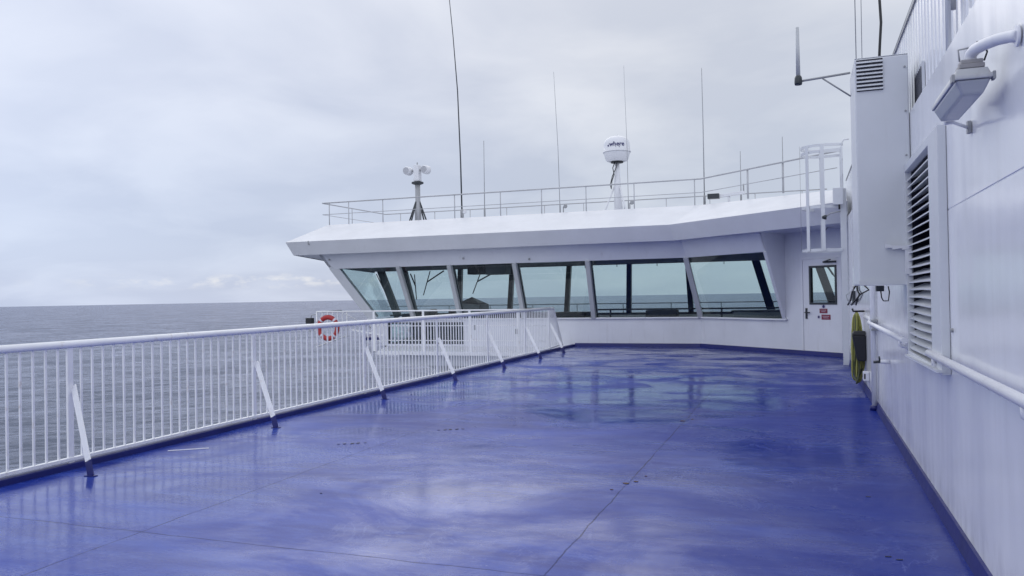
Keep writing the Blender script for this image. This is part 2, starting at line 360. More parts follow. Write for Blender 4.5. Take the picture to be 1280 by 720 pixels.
# ------------------------------------------------------------------ sea
n=96; mb=MB(); RR=10000.0; SZ=-30.0
rings=[0,40,120,400,1200,3500,RR]
for i in range(len(rings)-1):
    for k in range(n):
        a0,a1=2*math.pi*k/n,2*math.pi*(k+1)/n; r0,r1=rings[i],rings[i+1]
        p=[(r0*math.cos(a0),r0*math.sin(a0),SZ),(r1*math.cos(a0),r1*math.sin(a0),SZ),(r1*math.cos(a1),r1*math.sin(a1),SZ),(r0*math.cos(a1),r0*math.sin(a1),SZ)]
        mb.quad(*(p if i else (p[1],p[2],(0,0,SZ))))
struct(mb.build('sea',M['sea']))

# ------------------------------------------------------------------ bridge plan
PC=Vector((-2.56,21.5)); n2=Vector((-.668,-.744)); t2=Vector((.744,-.668)); mC=Vector((-.383,-1.0))
def S(x,d=0): return Vector((x,21.5-d))           # straight aft face
def C_(d=0): return PC+mC*d
def A_(s,d=0): return PC+t2*s+n2*d                # angled face
SD=(W-PC.x)/t2.x                                  # s where angled face meets casing
def dz(z): return (z-.75)*.45
# ------------------------------------------------------------------ deck
mb=MB(); poly=[(-6.0,-3.0),(W,-3.0),(W,18.46),tuple(PC),(-6.0,21.5)]
mb.prism(poly,-.25,0.0)
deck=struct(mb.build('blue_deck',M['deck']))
# kerbs
mb=MB()
mb.box(-6.10,-6.0,-3.0,21.5,-.25,.052)
struct(mb.build('deck_edge_kerb',M['blue'],bevel=.006))
mb=MB()
mb.hexa([(-6.0,21.44,0),(PC.x-.03,21.44,0),(PC.x-.01,21.5,0),(-6.0,21.5,0),(-6.0,21.455,.085),(PC.x-.03,21.455,.085),(PC.x-.01,21.5,.085),(-6.0,21.5,.085)])
a=A_(0,.0);b_=A_(SD,.0)
def wallband(a,b,nn,w0,w1,h):
    return [(a.x+nn.x*w0,a.y+nn.y*w0,0),(b.x+nn.x*w0,b.y+nn.y*w0,0),(b.x,b.y,0),(a.x,a.y,0),(a.x+nn.x*w1,a.y+nn.y*w1,h),(b.x+nn.x*w1,b.y+nn.y*w1,h),(b.x,b.y,h),(a.x,a.y,h)]
mb.hexa(wallband(a,b_,n2,.06,.045,.085))
mb.hexa([(W-.035,-3,0),(W,-3,0),(W,18.4,0),(W-.035,18.4,0),(W-.018,-3,.088),(W,-3,.088),(W,18.4,.088),(W-.018,18.4,.088)])
struct(mb.build('wall_foot_kerb',M['blue']))

# bare scraped marks and rust flecks on the deck: thin proud chips
def chip(mb,x,y,sx,sy,ang=0,n=7):
    pts=[]
    for k in range(n):
        a=2*math.pi*k/n; r=random.uniform(.6,1.0)
        u,v=sx*r*math.cos(a),sy*r*math.sin(a); pts.append((x+u*math.cos(ang)-v*math.sin(ang),y+u*math.sin(ang)+v*math.cos(ang)))
    mb.prism(pts,.001,.004)
for x,y in ((-4.36,6.86),(-3.74,7.86)):
    for k in range(5):
        mb=MB(); chip(mb,x+k*.055+random.uniform(-.008,.008),y+k*.035,.020,.035 if k not in (0,4) else .012); mb.build('scrape_mark',M['scuff'],deck)
for (x,y,s_) in ((-1.30,6.02,.035),(-1.24,6.10,.02),(-1.36,5.8,.015),(-1.31,9.1,.04),(-1.22,9.25,.02),(-1.2,6.3,.012)):
    mb=MB(); chip(mb,x,y,s_,s_*.8); mb.build('rust_spot',M['rust'],deck)
for a in ((.45,4.72,.03,.008,.3),(.40,4.76,.025,.007,.1),(.39,6.09,.022,.01),(-.3,8.1,.012,.01),(-3.4,5.1,.012,.008),(-.2,10.6,.02,.012)):
    mb=MB(); chip(mb,*a); mb.build('paint_chip',M['scuff'],deck)

# ------------------------------------------------------------------ ship below the deck
st=thing('ship_superstructure','white ship side and structure below the blue deck, outside the railing','ship',(-2,10,-30))
mb=MB(); mb.box(-6.12,9,-6,27,-18,-.255); mb.build('upper_side',M['hull'],st)
mb=MB(); mb.prism([(-6.6,-30),(9,-30),(9,30),(4,52),(0,58),(-4,52),(-6.6,30)],-31,-18.01); mb.build('hull',M['hull'],st)
mb=MB(); mb.hexa([(-7.0,19.7,-1.6),(-6.12,19.7,-1.6),(-6.12,25.5,-1.6),(-7.0,25.5,-1.6),(-10.4,19.7,-.13),(-6.12,19.7,-.13),(-6.12,25.5,-.13),(-10.4,25.5,-.13)])
mb.build('wing_bracket',M['grey'],st)
mb=MB(); mb.box(-10.5,-6.12,19.55,19.69,-.42,-.13); mb.build('platform_girder',M['hull'],st)

# ------------------------------------------------------------------ left railing
rl=thing('deck_railing','long white railing with upright bars along the left edge of the blue deck','railing',(-6.05,11,.05))
RX=-6.05; Y0=2.77; Y1=19.3
MB().tube([(RX,Y0-.3,1.085),(RX,8,1.085),(RX,14,1.09),(RX,Y1+.02,1.095)],.034,14).build('top_rail',M['rail'],rl)
MB().box(RX-.022,RX+.022,Y0-.3,Y1,.070,.098).build('bottom_rail',M['rail'],rl,.003)
posts=[2.77,5.25,7.74,10.235,12.70,15.07,17.40,19.26]
for y in posts:
    m_=MB(); m_.box(RX-.012,RX+.012,y-.029,y+.029,.05,1.07); m_.build('post',M['rail'],rl,.003)
for y in posts:
    if y>2.8 :
        a=Vector((RX+.02,y+.02,.72)); b=Vector((-5.67,y-.16,.12)); foot=Vector((-5.62,y-.18,.0))
        br=MB().beam(a,b,.062,.012,(0,1,0)).build('brace',M['rail'],rl,.002)
        fm=MB().beam(b,foot,.064,.013,(0,1,0)); fm.box(-5.67,-5.57,y-.205,y-.155,0.001,.006); fm.build('brace_foot',M['blue'],br)
bars=[]
for i in range(len(posts)-1):
    y0,y1=posts[i],posts[i+1]; k=round((y1-y0)/.118)
    for j in range(1,k): bars.append(y0+(y1-y0)*j/k)
vis=[y for y in bars if y>4.5][:100]
rest=[y for y in bars if y not in vis]
bm0=None
for y in vis:
    if bm0 is None:
        bm0=MB().box(RX-.007,RX+.007,y-.009,y+.009,.095,1.062).build('upright_bar',M['rail'],rl); by=y
    else:
        c=bm0.copy(); COL.objects.link(c); c.parent=rl; c.matrix_parent_inverse=bm0.matrix_parent_inverse.copy(); c.location=(0,y-by,0)
mb=MB()
for y in rest: mb.box(RX-.007,RX+.007,y-.009,y+.009,.095,1.062)
mb.build('far_upright_bars',M['rail'],rl)['kind']='stuff'
# small conduit clip and scuffed strip by the kerb
tag(MB().beam((-5.80,6.12,.004),(-5.50,6.34,.004),.016,.006).build('metal_strip',M['rail']),'thin pale metal strip lying on the deck by the railing','strip')

# gate at the end of the railing
gt=thing('end_gate','narrow white slatted gate with slanted end post between railing and bridge wall','gate',(-6.05,20.2,.05))
MB().tube([(RX-.03,19.36,1.09),(RX-.12,20.0,1.075)],.028,10).build('top_rail',M['rail'],gt)
MB().beam((RX-.03,19.36,.08),(RX-.20,21.1,.08),.03,.03).build('bottom_rail',M['rail'],gt)
MB().beam((RX-.11,19.98,1.08),(RX-.22,21.12,.05),.03,.06,(1,0,0)).build('end_post',M['rail'],gt)
for k in range(5):
    t=(k+1)/6
    a=Vector((RX-.03-.09*t,19.36+.64*t,1.07)); b=Vector((RX-.03-.17*t,19.36+1.74*t,.09))
    MB().beam(a,b,.016,.016,(1,0,0)).build('bar',M['rail'],gt)
MB().box(RX-.20,RX-.10,19.9,20.05,1.05,1.115).build('latch',M['grey'],gt,.01)

# ------------------------------------------------------------------ side platform behind the railing
pf=thing('side_platform','white walkway platform with open railing outboard of the deck, behind the bars','platform',(-9,20.4,-.1))
mb=MB(); mb.prism([(-11.0,19.3),(-6.12,19.3),(-6.12,21.5),(-11.9,21.5)],-.12,-.02); mb.build('walkway',M['white'],pf)
for z,r in ((1.07,.020),(.665,.012),(.272,.012)):
    MB().tube([(-12.94 if z>1 else -11.2,19.32,z),(-6.14,19.32,z)],r,8).build('rail',M['rail'],pf)
for x in (-11.1,-9.6,-8.25,-6.9): MB().box(x-.03,x+.03,19.305,19.33,-.02,1.06).build('post',M['rail'],pf)
MB().tube([(-12.94,19.32,1.07),(-13.3,21.2,1.07)],.020,8).build('rail',M['rail'],pf)
MB().tube([(-12.1,19.32,1.05),(-12.0,20.9,.5)],.014,8).build('stay',M['rail'],pf)
for k in range(7):
    t=k/6; x,y=-12.935-.18*t,19.32+1.88*t
    MB().tube([(x,y,.10+.21*t),(x,y,1.06)],.018 if k in (0,6) else .010,8).build('screen_bar',M['rail'],pf)
mb=MB(); mb.beam((-12.935,19.29,.085),(-13.115,21.2,.295),.05,.03); mb.build('screen_edge',M['cab'],pf)
MB().beam((-12.9,21.0,.5),(-11.9,21.3,.3),.05,.05).build('strut',M['rail'],pf)
# two small fittings on the platform rail
for (x,z) in ((-8.1,.55),(-6.95,.45)):
    MB().box(x-.03,x+.03,19.25,19.30,z,z+.13).build('fitting',M['galv'],pf,.005)

# lifebuoy
lb=thing('lifebuoy','red lifebuoy with white bands hanging on the platform rail left of the bridge','lifebuoy',(-12.5,19.23,.62))
def torus(mb,c,R_,r_,a0,a1,n=40,m=14,infl=0):
    b=len(mb.v)
    for i in range(n+1):
        a=a0+(a1-a0)*i/n
        for j in range(m):
            t=2*math.pi*j/m; rr=R_+(r_+infl)*math.cos(t)
            mb.v.append((c[0]+rr*math.cos(a),c[1]+(r_+infl)*.75*math.sin(t),c[2]+rr*math.sin(a)))
    for i in range(n):
        for j in range(m):
            q=b+i*m; mb.f.append((q+j,q+(j+1)%m,q+m+(j+1)%m,q+m+j)); mb.sm.append(True)
mb=MB(); torus(mb,(-12.5,19.22,.62),.297,.068,0,2*math.pi,56); mb.build('ring',M['red'],lb)
for k in range(4):
    a=R(45+90*k); mb=MB(); torus(mb,(-12.5,19.22,.62),.297,.068,a-.09,a+.09,6,14,.004); mb.build('band',M['signwhite'],lb)
pts=[]
for k in range(33):
    a=R(45)+2*math.pi*k/32; rr=.375+.03*abs(math.sin(2*(a-R(45)))); pts.append((-12.5+rr*math.cos(a),19.2,.62+rr*math.sin(a)))
MB().tube(pts,.008,6).build('grab_line',M['signwhite'],lb)
bl=thing('buoy_light','black lifebuoy light box with dangling cord at the left end of the platform','light',(-13.15,19.3,.7))
MB().box(-13.24,-13.04,19.22,19.36,.74,.90).build('lamp_box',M['dark'],bl,.01)
MB().tube([(-12.96,19.3,1.0),(-13.08,19.3,.98),(-13.12,19.3,.88)],.012,6).build('bracket',M['galv'],bl)
MB().tube([(-13.1,19.28,.76),(-13.16,19.28,.66),(-13.05,19.28,.60),(-13.12,19.28,.52),(-13.2,19.28,.60),(-13.0,19.28,.56)],.012,6).build('cord',M['galv'],bl)

# ------------------------------------------------------------------ the bridge
br=thing('ship_bridge','white ship bridge with overhanging roof, slanted green windows and a side door','ship bridge',(-6,23,0))
# corner points for outboard end
def OUT_A(z): # aft outboard corner
    return Vector((-12.5-(z-.75)*.585, 21.5-max(0,dz(z)) if z>.75 else 21.5, z))
def OUT_F(z):
    return Vector((-14.2-(z-.75)*.72, 26.0+max(0,dz(z)) if z>.75 else 26.0, z))
def v3(p,z): return Vector((p.x,p.y,z))
# lower aft wall, straight, with two low windows
mb=MB()
def slab(mb,a,b,z0,z1,nn,th=.10):
    a=Vector(a[:2]);b=Vector(b[:2]); i=Vector(nn)*-th
    mb.hexa([v3(a,z0),v3(b,z0),v3(b+i,z0),v3(a+i,z0),v3(a,z1),v3(b,z1),v3(b+i,z1),v3(a+i,z1)])
nS=Vector((0,-1))
lw0,lw1,lz0,lz1=-11.88,-9.37,.04,.68
slab(mb,(lw1,21.5),tuple(PC),-.02,.75,nS)
mb.hexa([(-12.06,21.5,-.02),(lw0,21.5,-.02),(lw0,21.6,-.02),(-12.06,21.6,-.02),(-12.5,21.5,.75),(lw0,21.5,.75),(lw0,21.6,.75),(-12.5,21.6,.75)])
slab(mb,(lw0,21.5),(lw1,21.5),-.02,lz0,nS); slab(mb,(lw0,21.5),(lw1,21.5),lz1,.75,nS)
mb.build('lower_wall',M['bridge'],br)
mb=MB(); slab(mb,tuple(PC),tuple(A_(2.9)),0,.75,n2); mb.build('lower_wall',M['bridge'],br)
for x0,x1 in ((lw0,-10.72),(-10.60,lw1)):
    fr=MB()
    for (a,b,c,d) in ((x0,x1,lz0,lz0+.04),(x0,x1,lz1-.04,lz1),(x0,x0+.04,lz0+.041,lz1-.041),(x1-.04,x1,lz0+.041,lz1-.041)): fr.box(a,b,21.49,21.59,c,d)
    f=fr.build('low_window',M['darkframe'],br); MB().box(x0+.041,x1-.041,21.535,21.545,lz0+.041,lz1-.041).build('pane',M['glass'],f)
MB().box(-10.719,-10.601,21.495,21.6,lz0,lz1).build('window_post',M['bridge'],br)
# sills
mb=MB(); mb.box(-12.55,PC.x-.03,21.43,21.62,.752,.79)
mb.build('sill',M['white'],br,.005)
mb=MB(); a=A_(0.02,.07); b=A_(2.95,.07)
slab(mb,tuple(a),tuple(b),.752,.79,n2,.19); mb.build('sill',M['white'],br,.005)
# header (sloped) above windows, z 2.33..2.80
ZH0,ZH1=2.33,2.82
def strip(mb,p0a,p1a,p0b,p1b,inward,th=.10):
    i=Vector((inward[0],inward[1],0))*th
    mb.hexa([p0a,p1a,p1a+i,p0a+i,p0b,p1b,p1b+i,p0b+i])
mb=MB(); strip(mb,OUT_A(ZH0),v3(C_(dz(ZH0)),ZH0),OUT_A(ZH1),v3(C_(dz(ZH1)),ZH1),(0,1)); mb.build('header_panel',M['bridge'],br)
SE0,SE1=2.90,3.06     # angled facet end at sill / at header
def seat(z): return SE0+(SE1-SE0)*(z-.75)/(ZH1-.75)
mb=MB(); strip(mb,v3(C_(dz(ZH0)),ZH0),v3(A_(seat(ZH0),dz(ZH0)),ZH0),v3(C_(dz(ZH1)),ZH1),v3(A_(seat(ZH1),dz(ZH1)),ZH1),-n2); mb.build('header_panel',M['bridge'],br)
# cheek: triangular return between leaning facet and door wall
c0=v3(A_(SE0,0),.75); c1=v3(A_(seat(ZH1),dz(ZH1)),ZH1); c2=v3(A_(SE0,0),ZH1)
off=Vector((-t2.x,-t2.y,0))*.05
mb=MB(); b=len(mb.v); mb.v+=[tuple(c0),tuple(c1),tuple(c2),tuple(c0+off),tuple(c1+off),tuple(c2+off)]
mb.f+=[(0,1,2),(5,4,3),(0,3,4,1),(1,4,5,2),(2,5,3,0)]; mb.sm+=[False]*5; mb.build('cheek_panel',M['bridge'],br)
# door wall pieces round the door
ds0,ds1=3.37,4.47
mb=MB(); slab(mb,tuple(A_(SE0)),tuple(A_(ds0)),0,ZH1,n2); slab(mb,tuple(A_(ds1)),tuple(A_(SD+.2)),0,ZH1,n2); slab(mb,tuple(A_(ds0)),tuple(A_(ds1)),2.18,ZH1,n2)
slab(mb,tuple(A_(ds0)),tuple(A_(ds1)),0,.07,n2); mb.build('door_wall',M['bridge'],br)
# door
def AB(mb,s0,s1,d0,d1,z0,z1):
    p=[A_(s0,d1),A_(s1,d1),A_(s1,d0),A_(s0,d0)]
    return mb.hexa([v3(q,z0) for q in p]+[v3(q,z1) for q in p])
door=MB(); ws0,ws1,wz0,wz1=3.60,4.34,1.12,1.98
AB(door,ds0+.05,ws0,-.05,.005,.085,2.13);AB(door,ws1,ds1-.05,-.05,.005,.085,2.13);AB(door,ws0,ws1,-.05,.005,.085,wz0);AB(door,ws0,ws1,-.05,.005,wz1,2.13)
dr=door.build('door',M['white'],br)
f=MB(); AB(f,ds0,ds0+.048,-.06,.022,.071,2.178);AB(f,ds1-.048,ds1,-.06,.022,.071,2.178);AB(f,ds0+.05,ds1-.05,-.06,.022,2.132,2.178); f.build('door_frame',M['white'],dr)
f=MB(); e=.045
AB(f,ws0,ws1,-.055,.02,wz0,wz0+e);AB(f,ws0,ws1,-.055,.02,wz1-e,wz1);AB(f,ws0,ws0+e,-.055,.02,wz0+e+.001,wz1-e-.001);AB(f,ws1-e,ws1,-.055,.02,wz0+e+.001,wz1-e-.001); f.build('door_window',M['darkframe'],dr)
f=MB(); AB(f,ws0+e,ws1-e,-.03,-.02,wz0+e,wz1-e); f.build('door_glass',M['glassl'],dr)
f=MB(); AB(f,3.49,3.53,.005,.03,.80,1.04); AB(f,3.50,3.64,.05,.07,.93,.955);AB(f,3.50,3.52,.03,.07,.93,.955); f.build('handle',M['darkframe'],dr)
f=MB(); AB(f,4.02,4.34,.01,.06,2.03,2.07); f.beam(v3(A_(4.05,.06),2.06),v3(A_(4.36,.22),2.09),.02,.02); f.build('door_closer',M['darkframe'],dr)
f=MB(); AB(f,3.87,4.08,.006,.012,.93,1.03); 
sg=f.build('door_sign',M['signred'],dr); f=MB()
AB(f,3.90,4.05,.0125,.0145,.995,1.003);AB(f,3.92,4.03,.0125,.0145,.960,.968); f.build('sign_text',M['signwhite'],sg)
f=MB(); AB(f,3.92,4.16,.006,.012,.79,.90); sg=f.build('door_sign',M['signred'],dr); f=MB()
AB(f,3.95,4.13,.0125,.0145,.86,.868);AB(f,3.97,4.11,.0125,.0145,.825,.833); f.build('sign_text',M['signwhite'],sg)
def disc(mb,s,d0,d1,z,r,n=20):
    ring=[]; b=len(mb.v)
    for dd in (d0,d1):
        for k in range(n):
            a=2*math.pi*k/n; q=A_(s+r*math.cos(a),dd); mb.v.append((q.x,q.y,z+r*math.sin(a)))
    mb.f.append(tuple(range(b,b+n))); mb.f.append(tuple(range(b+n,b+2*n))[::-1]); mb.sm+=[False]*2
    for k in range(n): mb.f.append((b+k,b+(k+1)%n,b+n+(k+1)%n,b+n+k)); mb.sm.append(False)
f=MB(); AB(f,3.92,4.04,.006,.0085,1.04,1.115); sg=f.build('door_sign',M['signwhite'],dr); f=MB(); disc(f,3.98,.0087,.012,1.078,.034); f.build('sign_disc',M['letter'],sg)
f=MB(); disc(f,3.845,.006,.009,.845,.05); sg=f.build('door_sign',M['signwhite'],dr); f=MB(); disc(f,3.845,.0095,.011,.845,.028); f.build('sign_disc',M['letter'],sg)
# mullions and panes, aft face
AX=[(-12.5,-13.43),(-10.97,-11.10),(-9.45,-9.47),(-7.48,-7.50),(-5.45,-5.42)]
zs,zt=.79,ZH0
def P(xb,xt,z): t=(z-.75)/(ZH0-.75); return Vector((xb+(xt-xb)*t,21.5-dz(z),z))
for i,(xb,xt) in enumerate(AX):
    wdt=.27 if i==0 else .12
    a=P(xb,xt,zs); b=P(xb,xt,ZH0+(.01 if i else .09))
    o=Vector((wdt*.5+.02 if i==0 else 0,.085 if i==0 else 0,0))
    MB().beam(a+o,b+o,wdt,.16,(0,1,0)).build('mullion',M['mull'] if i else M['cab'],br,.008)
    if i:
        MB().beam(a+Vector((.05,.10,0)),b+Vector((.05,.10,0)),.09,.06,(0,1,0)).build('inner_mullion',M['darkframe'],br)
cb=v3(C_(dz(zs)),zs); ct=v3(C_(dz(ZH0)),ZH0+.01)
MB().beam(cb,ct,.13,.16,(0,1,0)).build('mullion',M['mull'],br,.008)
eb=v3(A_(seat(zs)-.05,dz(zs)),zs); et=v3(A_(seat(ZH0)-.05,dz(ZH0)),ZH0+.01)
MB().beam(eb,et,.07,.10,(0,1,0)).build('mullion',M['bridge'],br,.008)
# extra mullion of last narrow pane seen beyond
xs=[(a+.02,b+.02) for a,b in AX]+[(C_(dz(.75)).x,C_(dz(ZH0)).x)]
for i in range(len(xs)-1):
    a0,a1=xs[i],xs[i+1]; o=Vector((0,.03,0)); g=Vector((0,.012,0))
    p=[P(a0[0],a0[1],zs)+o,P(a1[0],a1[1],zs)+o,P(a1[0],a1[1],ZH0)+o,P(a0[0],a0[1],ZH0)+o]
    MB().hexa([p[0],p[1],p[1]+g,p[0]+g,p[3],p[2],p[2]+g,p[3]+g]).build('window',M['glassl'],br)
o=Vector((-n2.x,-n2.y,0))*.03; g=o*.4
p=[cb+o,eb+o,et+o,ct+o]
MB().hexa([p[0],p[1],p[1]+g,p[0]+g,p[3],p[2],p[2]+g,p[3]+g]).build('window',M['glassl'],br)
# outboard end: low wall + glass
mb=MB(); e0,e1,e2,e3=Vector((-12.06,21.6,-.02)),Vector((-13.65,26,-.02)),OUT_F(.75),OUT_A(.75); th=Vector((.1,0,0))
mb.hexa([e0,e1,e1+th,e0+th,e3+Vector((0,.1,0)),e2,e2+th,e3+Vector((0,.1,0))+th]); mb.build('low_end_window',M['glasse'],br)
mb=MB(); g=Vector((.012,0,0)); q=[OUT_A(.79),OUT_F(.79),OUT_F(ZH0+.05),OUT_A(ZH0+.05)]; q=[k+Vector((.08,0,0)) for k in q]
mb.hexa([q[0],q[1],q[1]+g,q[0]+g,q[3],q[2],q[2]+g,q[3]+g]); mb.build('end_window',M['glasse'],br)
mb=MB(); q=[OUT_A(ZH0+.05),OUT_F(ZH0+.05),OUT_F(ZH1),OUT_A(ZH1)]; mb.hexa([q[0],q[1],q[1]+th,q[0]+th,q[3],q[2],q[2]+th,q[3]+th]); mb.build('end_header',M['bridge'],br)
# forward face
FX=[(-13.95,-15.0),(-13.2,-14.0),(-11.5,-11.75),(-9.6,-9.74),(-7.55,-7.64),(-5.42,-5.53),(-3.4,-3.58),(-.94,-1.42),(.90,.40),(3.2,3.2)]
def F(xb,xt,z): t=(z-.75)/(2.36-.75); return Vector((xb+(xt-xb)*t,26+dz(z)+.02,z))
for i,(xb,xt) in enumerate(FX):
    MB().beam(F(xb,xt,.74),F(xb,xt,2.5),(.26 if i==0 else .16 if i not in (7,8) else .24),.14,(0,1,0)).build('front_mullion',M['darkframe'],br)
for i in range(len(FX)-1):
    a0,a1=FX[i],FX[i+1]; g=Vector((0,.012,0))
    p=[F(a0[0],a0[1],.79),F(a1[0],a1[1],.79),F(a1[0],a1[1],2.45),F(a0[0],a0[1],2.45)]
    MB().hexa([p[0],p[1],p[1]+g,p[0]+g,p[3],p[2],p[2]+g,p[3]+g]).build('front_window',M['glass'],br)
mb=MB(); mb.box(-12.6,4.0,26.0,26.1,-.02,.75); mb.build('front_wall',M['bridge'],br)
mb=MB(); mb.hexa([(-14.2,25.9,.751),(4,25.9,.751),(4,26.15,.751),(-14.2,26.15,.751),(-14.2,25.9,.81),(4,25.9,.81),(4,26.15,.81),(-14.2,26.15,.81)]); mb.build('front_sill',M['darkframe'],br)
mb=MB(); mb.hexa([(-15.4,26.66,2.42),(4,26.66,2.42),(4,26.8,2.42),(-15.4,26.8,2.42),(-15.8,26.85,ZH1),(4,26.85,ZH1),(4,27.0,ZH1),(-15.8,27.0,ZH1)]); mb.build('front_header',M['inside'],br)
mb=MB(); mb.box(3.9,4.0,19,26,0,2.8); mb.build('inner_end_wall',M['inside'],br)
# ceiling and floor
cp=[(-13.35,20.95),tuple(C_(dz(2.4)-.16)),tuple(A_(2.85,dz(2.4)-.16)),tuple(A_(2.85,-.12)),tuple(A_(SD+.9,-.12)),(3.88,19.0),(3.88,26.6),(-15.1,26.6)]
mb=MB(); mb.prism(cp,2.41,2.47); mb.build('ceiling',M['inside'],br)
fp=[(-12.1,21.62),(PC.x,21.62),tuple(A_(SD+.6,-.12)),(3.88,18.9),(3.88,25.98),(-13.5,25.98)]
mb=MB(); mb.prism(fp,-.10,-.021); mb.build('floor',M['inside'],br)
for (x,y) in ((-12.2,21.9),(-9.3,21.8),(-6.8,21.9),(-.9,20.3)):
    MB().box(x-.6,x+.6,y-.08,y+.08,2.36,2.405).build('ceiling_light',M['diff'],br)
# soffit, fascia, roof
def ring(d,zl,zr=None):  # aft polyline at offset d, as plan pts
    return [Vector((-13.05-d,21.5-d)),C_(d),A_(SD+.75,d)]
DB,DT=1.27,1.46; ZB,ZT=2.745,3.13
def rp(d,xl): 
    # the overhang stops at the casing wall, running in front of it
    q=C_(d); s_end=(W-q.x)/t2.x; e=q+t2*s_end
    return [Vector((xl,21.5-d)),q,e]
aft_b=rp(DB,-14.32); aft_t=rp(DT,-14.46)
def plate(mb,lo,zl,hi,zh,th=.03):
    for i in range(len(lo)-1):
        a,b,c,d=v3(lo[i],zl),v3(lo[i+1],zl),v3(hi[i+1],zh),v3(hi[i],zh)
        dn=Vector((0,0,-th)) if abs(zh-zl)<.5*(hi[0]-lo[0]).length else Vector((0,th,0))
        mb.hexa([a,b,b+dn,a+dn,d,c,c+dn,d+dn])
mb=MB(); plate(mb,aft_b,ZB,aft_t,ZT)
mb.hexa([(-14.32,20.24,ZB),(-17.2,28,ZB),(-17.17,28,ZB),(-14.29,20.27,ZB),(-14.46,20.05,ZT),(-17.35,28.2,ZT),(-17.32,28.2,ZT),(-14.43,20.08,ZT)])
mb.box(-17.3,W+3,28,28.04,ZB,ZT)
mb.build('fascia',M['fascia'],br)
mb=MB(); sp_=[tuple(aft_b[0]+Vector((.03,.03))),tuple(aft_b[1]+Vector((0,.03))),tuple(aft_b[2]+Vector((0,.03))),(W,27.97),(-17.1,27.97)]
mb.prism(sp_,ZB+.015,ZB+.05); mb.build('soffit',M['bridge'],br)
inn=rp(-.10,-14.0)
mb=MB()
top=[*aft_t,Vector((W,28.0)),Vector((-17.3,28.1))]; up=[inn[0],inn[1],Vector((W,18.55)),Vector((W,25.6)),Vector((-14.0,25.6))]
b=0; mb.v=[(*p,ZT+.001) for p in top]+[(*p,3.745 if i!=2 else 3.60) for i,p in enumerate(up)]
for i in range(5):
    j=(i+1)%5; mb.f.append((i,j,5+j,5+i)); mb.sm.append(False)
mb.f.append((5,6,7,8,9)); mb.sm.append(False); mb.f.append((4,3,2,1,0)); mb.sm.append(False)
mb.build('roof',M['roof'],br)
# a fascia joint strap and small bolts
MB().box(-13.68,-13.655,20.03,20.09,ZT-.10,ZT+.012).build('fascia_strap',M['galv'],br)
for x,z in ((-13.35,2.60),(-9.0,2.50),(-7.05,2.42)):
    MB().lathe((x,21.5-dz(z)-.03,z),[(.025,-.02),(.03,.02)],10,'y').build('wall_bolt',M['galv'],br)
# console / equipment seen through the glass
cs=thing('console_unit','grey slanted console seen through the third and fourth bridge windows','console',(-9.9,23.5,0))
MB().hexa([(-10.28,23.2,0),(-9.55,23.2,0),(-9.55,24.1,0),(-10.28,24.1,0),(-10.28,23.2,1.22),(-9.55,23.2,1.02+.15),(-9.60,24.1,1.17),(-10.2,24.1,1.40)]).build('housing',M['console'],cs,.02)
MB().hexa([(-10.2,23.30,1.262),(-9.65,23.30,1.23),(-9.7,24.0,1.21),(-10.15,24.0,1.40),(-10.2,23.30,1.275),(-9.65,23.30,1.24),(-9.7,24.0,1.22),(-10.15,24.0,1.41)]).build('panel',M['darkframe'],cs)
dk=thing('control_desk','long dark control desk under the front windows inside the bridge','desk',(-8,25.2,0))
MB().box(-13.2,-6.6,24.9,25.7,.70,.86).build('desk_top',M['inside'],dk,.02)
MB().box(-13.0,-6.8,25.2,25.6,0,.70).build('desk_base',M['inside'],dk)
for x in (-12.6,-12.1,-11.4,-11.1,-10.85,-10.6,-8.6): 
    h=random.uniform(.08,.17); MB().hexa([(x-.12,25.1,.861),(x+.10,25.1,.861),(x+.10,25.3,.861),(x-.12,25.3,.861),(x-.12,25.18,.861+h),(x+.08,25.18,.861+h),(x+.08,25.3,.861+h),(x-.10,25.3,.861+h)]).build('instrument',M['dark'],dk,.02)
ov=thing('overhead_unit','dark overhead instrument box hanging from the bridge ceiling behind the fourth window','instrument box',(-9.4,23.5,2.3))
MB().box(-10.0,-9.4,23.3,23.8,2.12,2.405).build('left_half',M['dark'],ov,.01); MB().box(-9.39,-8.72,23.3,23.8,2.10,2.405).build('right_half',M['console'],ov,.01)
st2=thing('pilot_chair','dark seat backs on the port side inside the bridge','chair',(-11.2,23.2,0))
MB().box(-11.45,-11.0,23.0,23.45,.42,.52).build('seat',M['dark'],st2,.03); MB().box(-11.45,-11.0,22.98,23.06,.52,.98).build('backrest',M['dark'],st2,.03); MB().tube([(-11.22,23.2,-.02),(-11.22,23.2,.42)],.04,8).build('pedestal',M['darkframe'],st2)
cb2=thing('starboard_console','low dark cabinet inside the bridge behind the rightmost window','cabinet',(-.9,22.5,0))
MB().box(-1.7,-.2,21.0,21.6,0,.93).build('body',M['console'],cb2,.02); MB().box(-1.75,-.15,20.95,21.65,.931,.96).build('top',M['darkframe'],cb2,.01)
MB().box(-4.4,-3.5,23.5,24.0,-.02,.93).build('side_locker',M['inside'],br,.02)
# interior hand rail
ir=thing('inner_handrail','dark handrail with short posts running along inside the front windows','handrail',(-3,25.4,.8))
MB().box(-6.4,3.5,25.40,25.46,.90,.95).build('rail',M['darkframe'],ir)
for x in (-5.9,-4.2,-2.4,-.6,1.2): MB().box(x-.025,x+.025,25.41,25.45,.0,.90).build('post',M['darkframe'],ir)
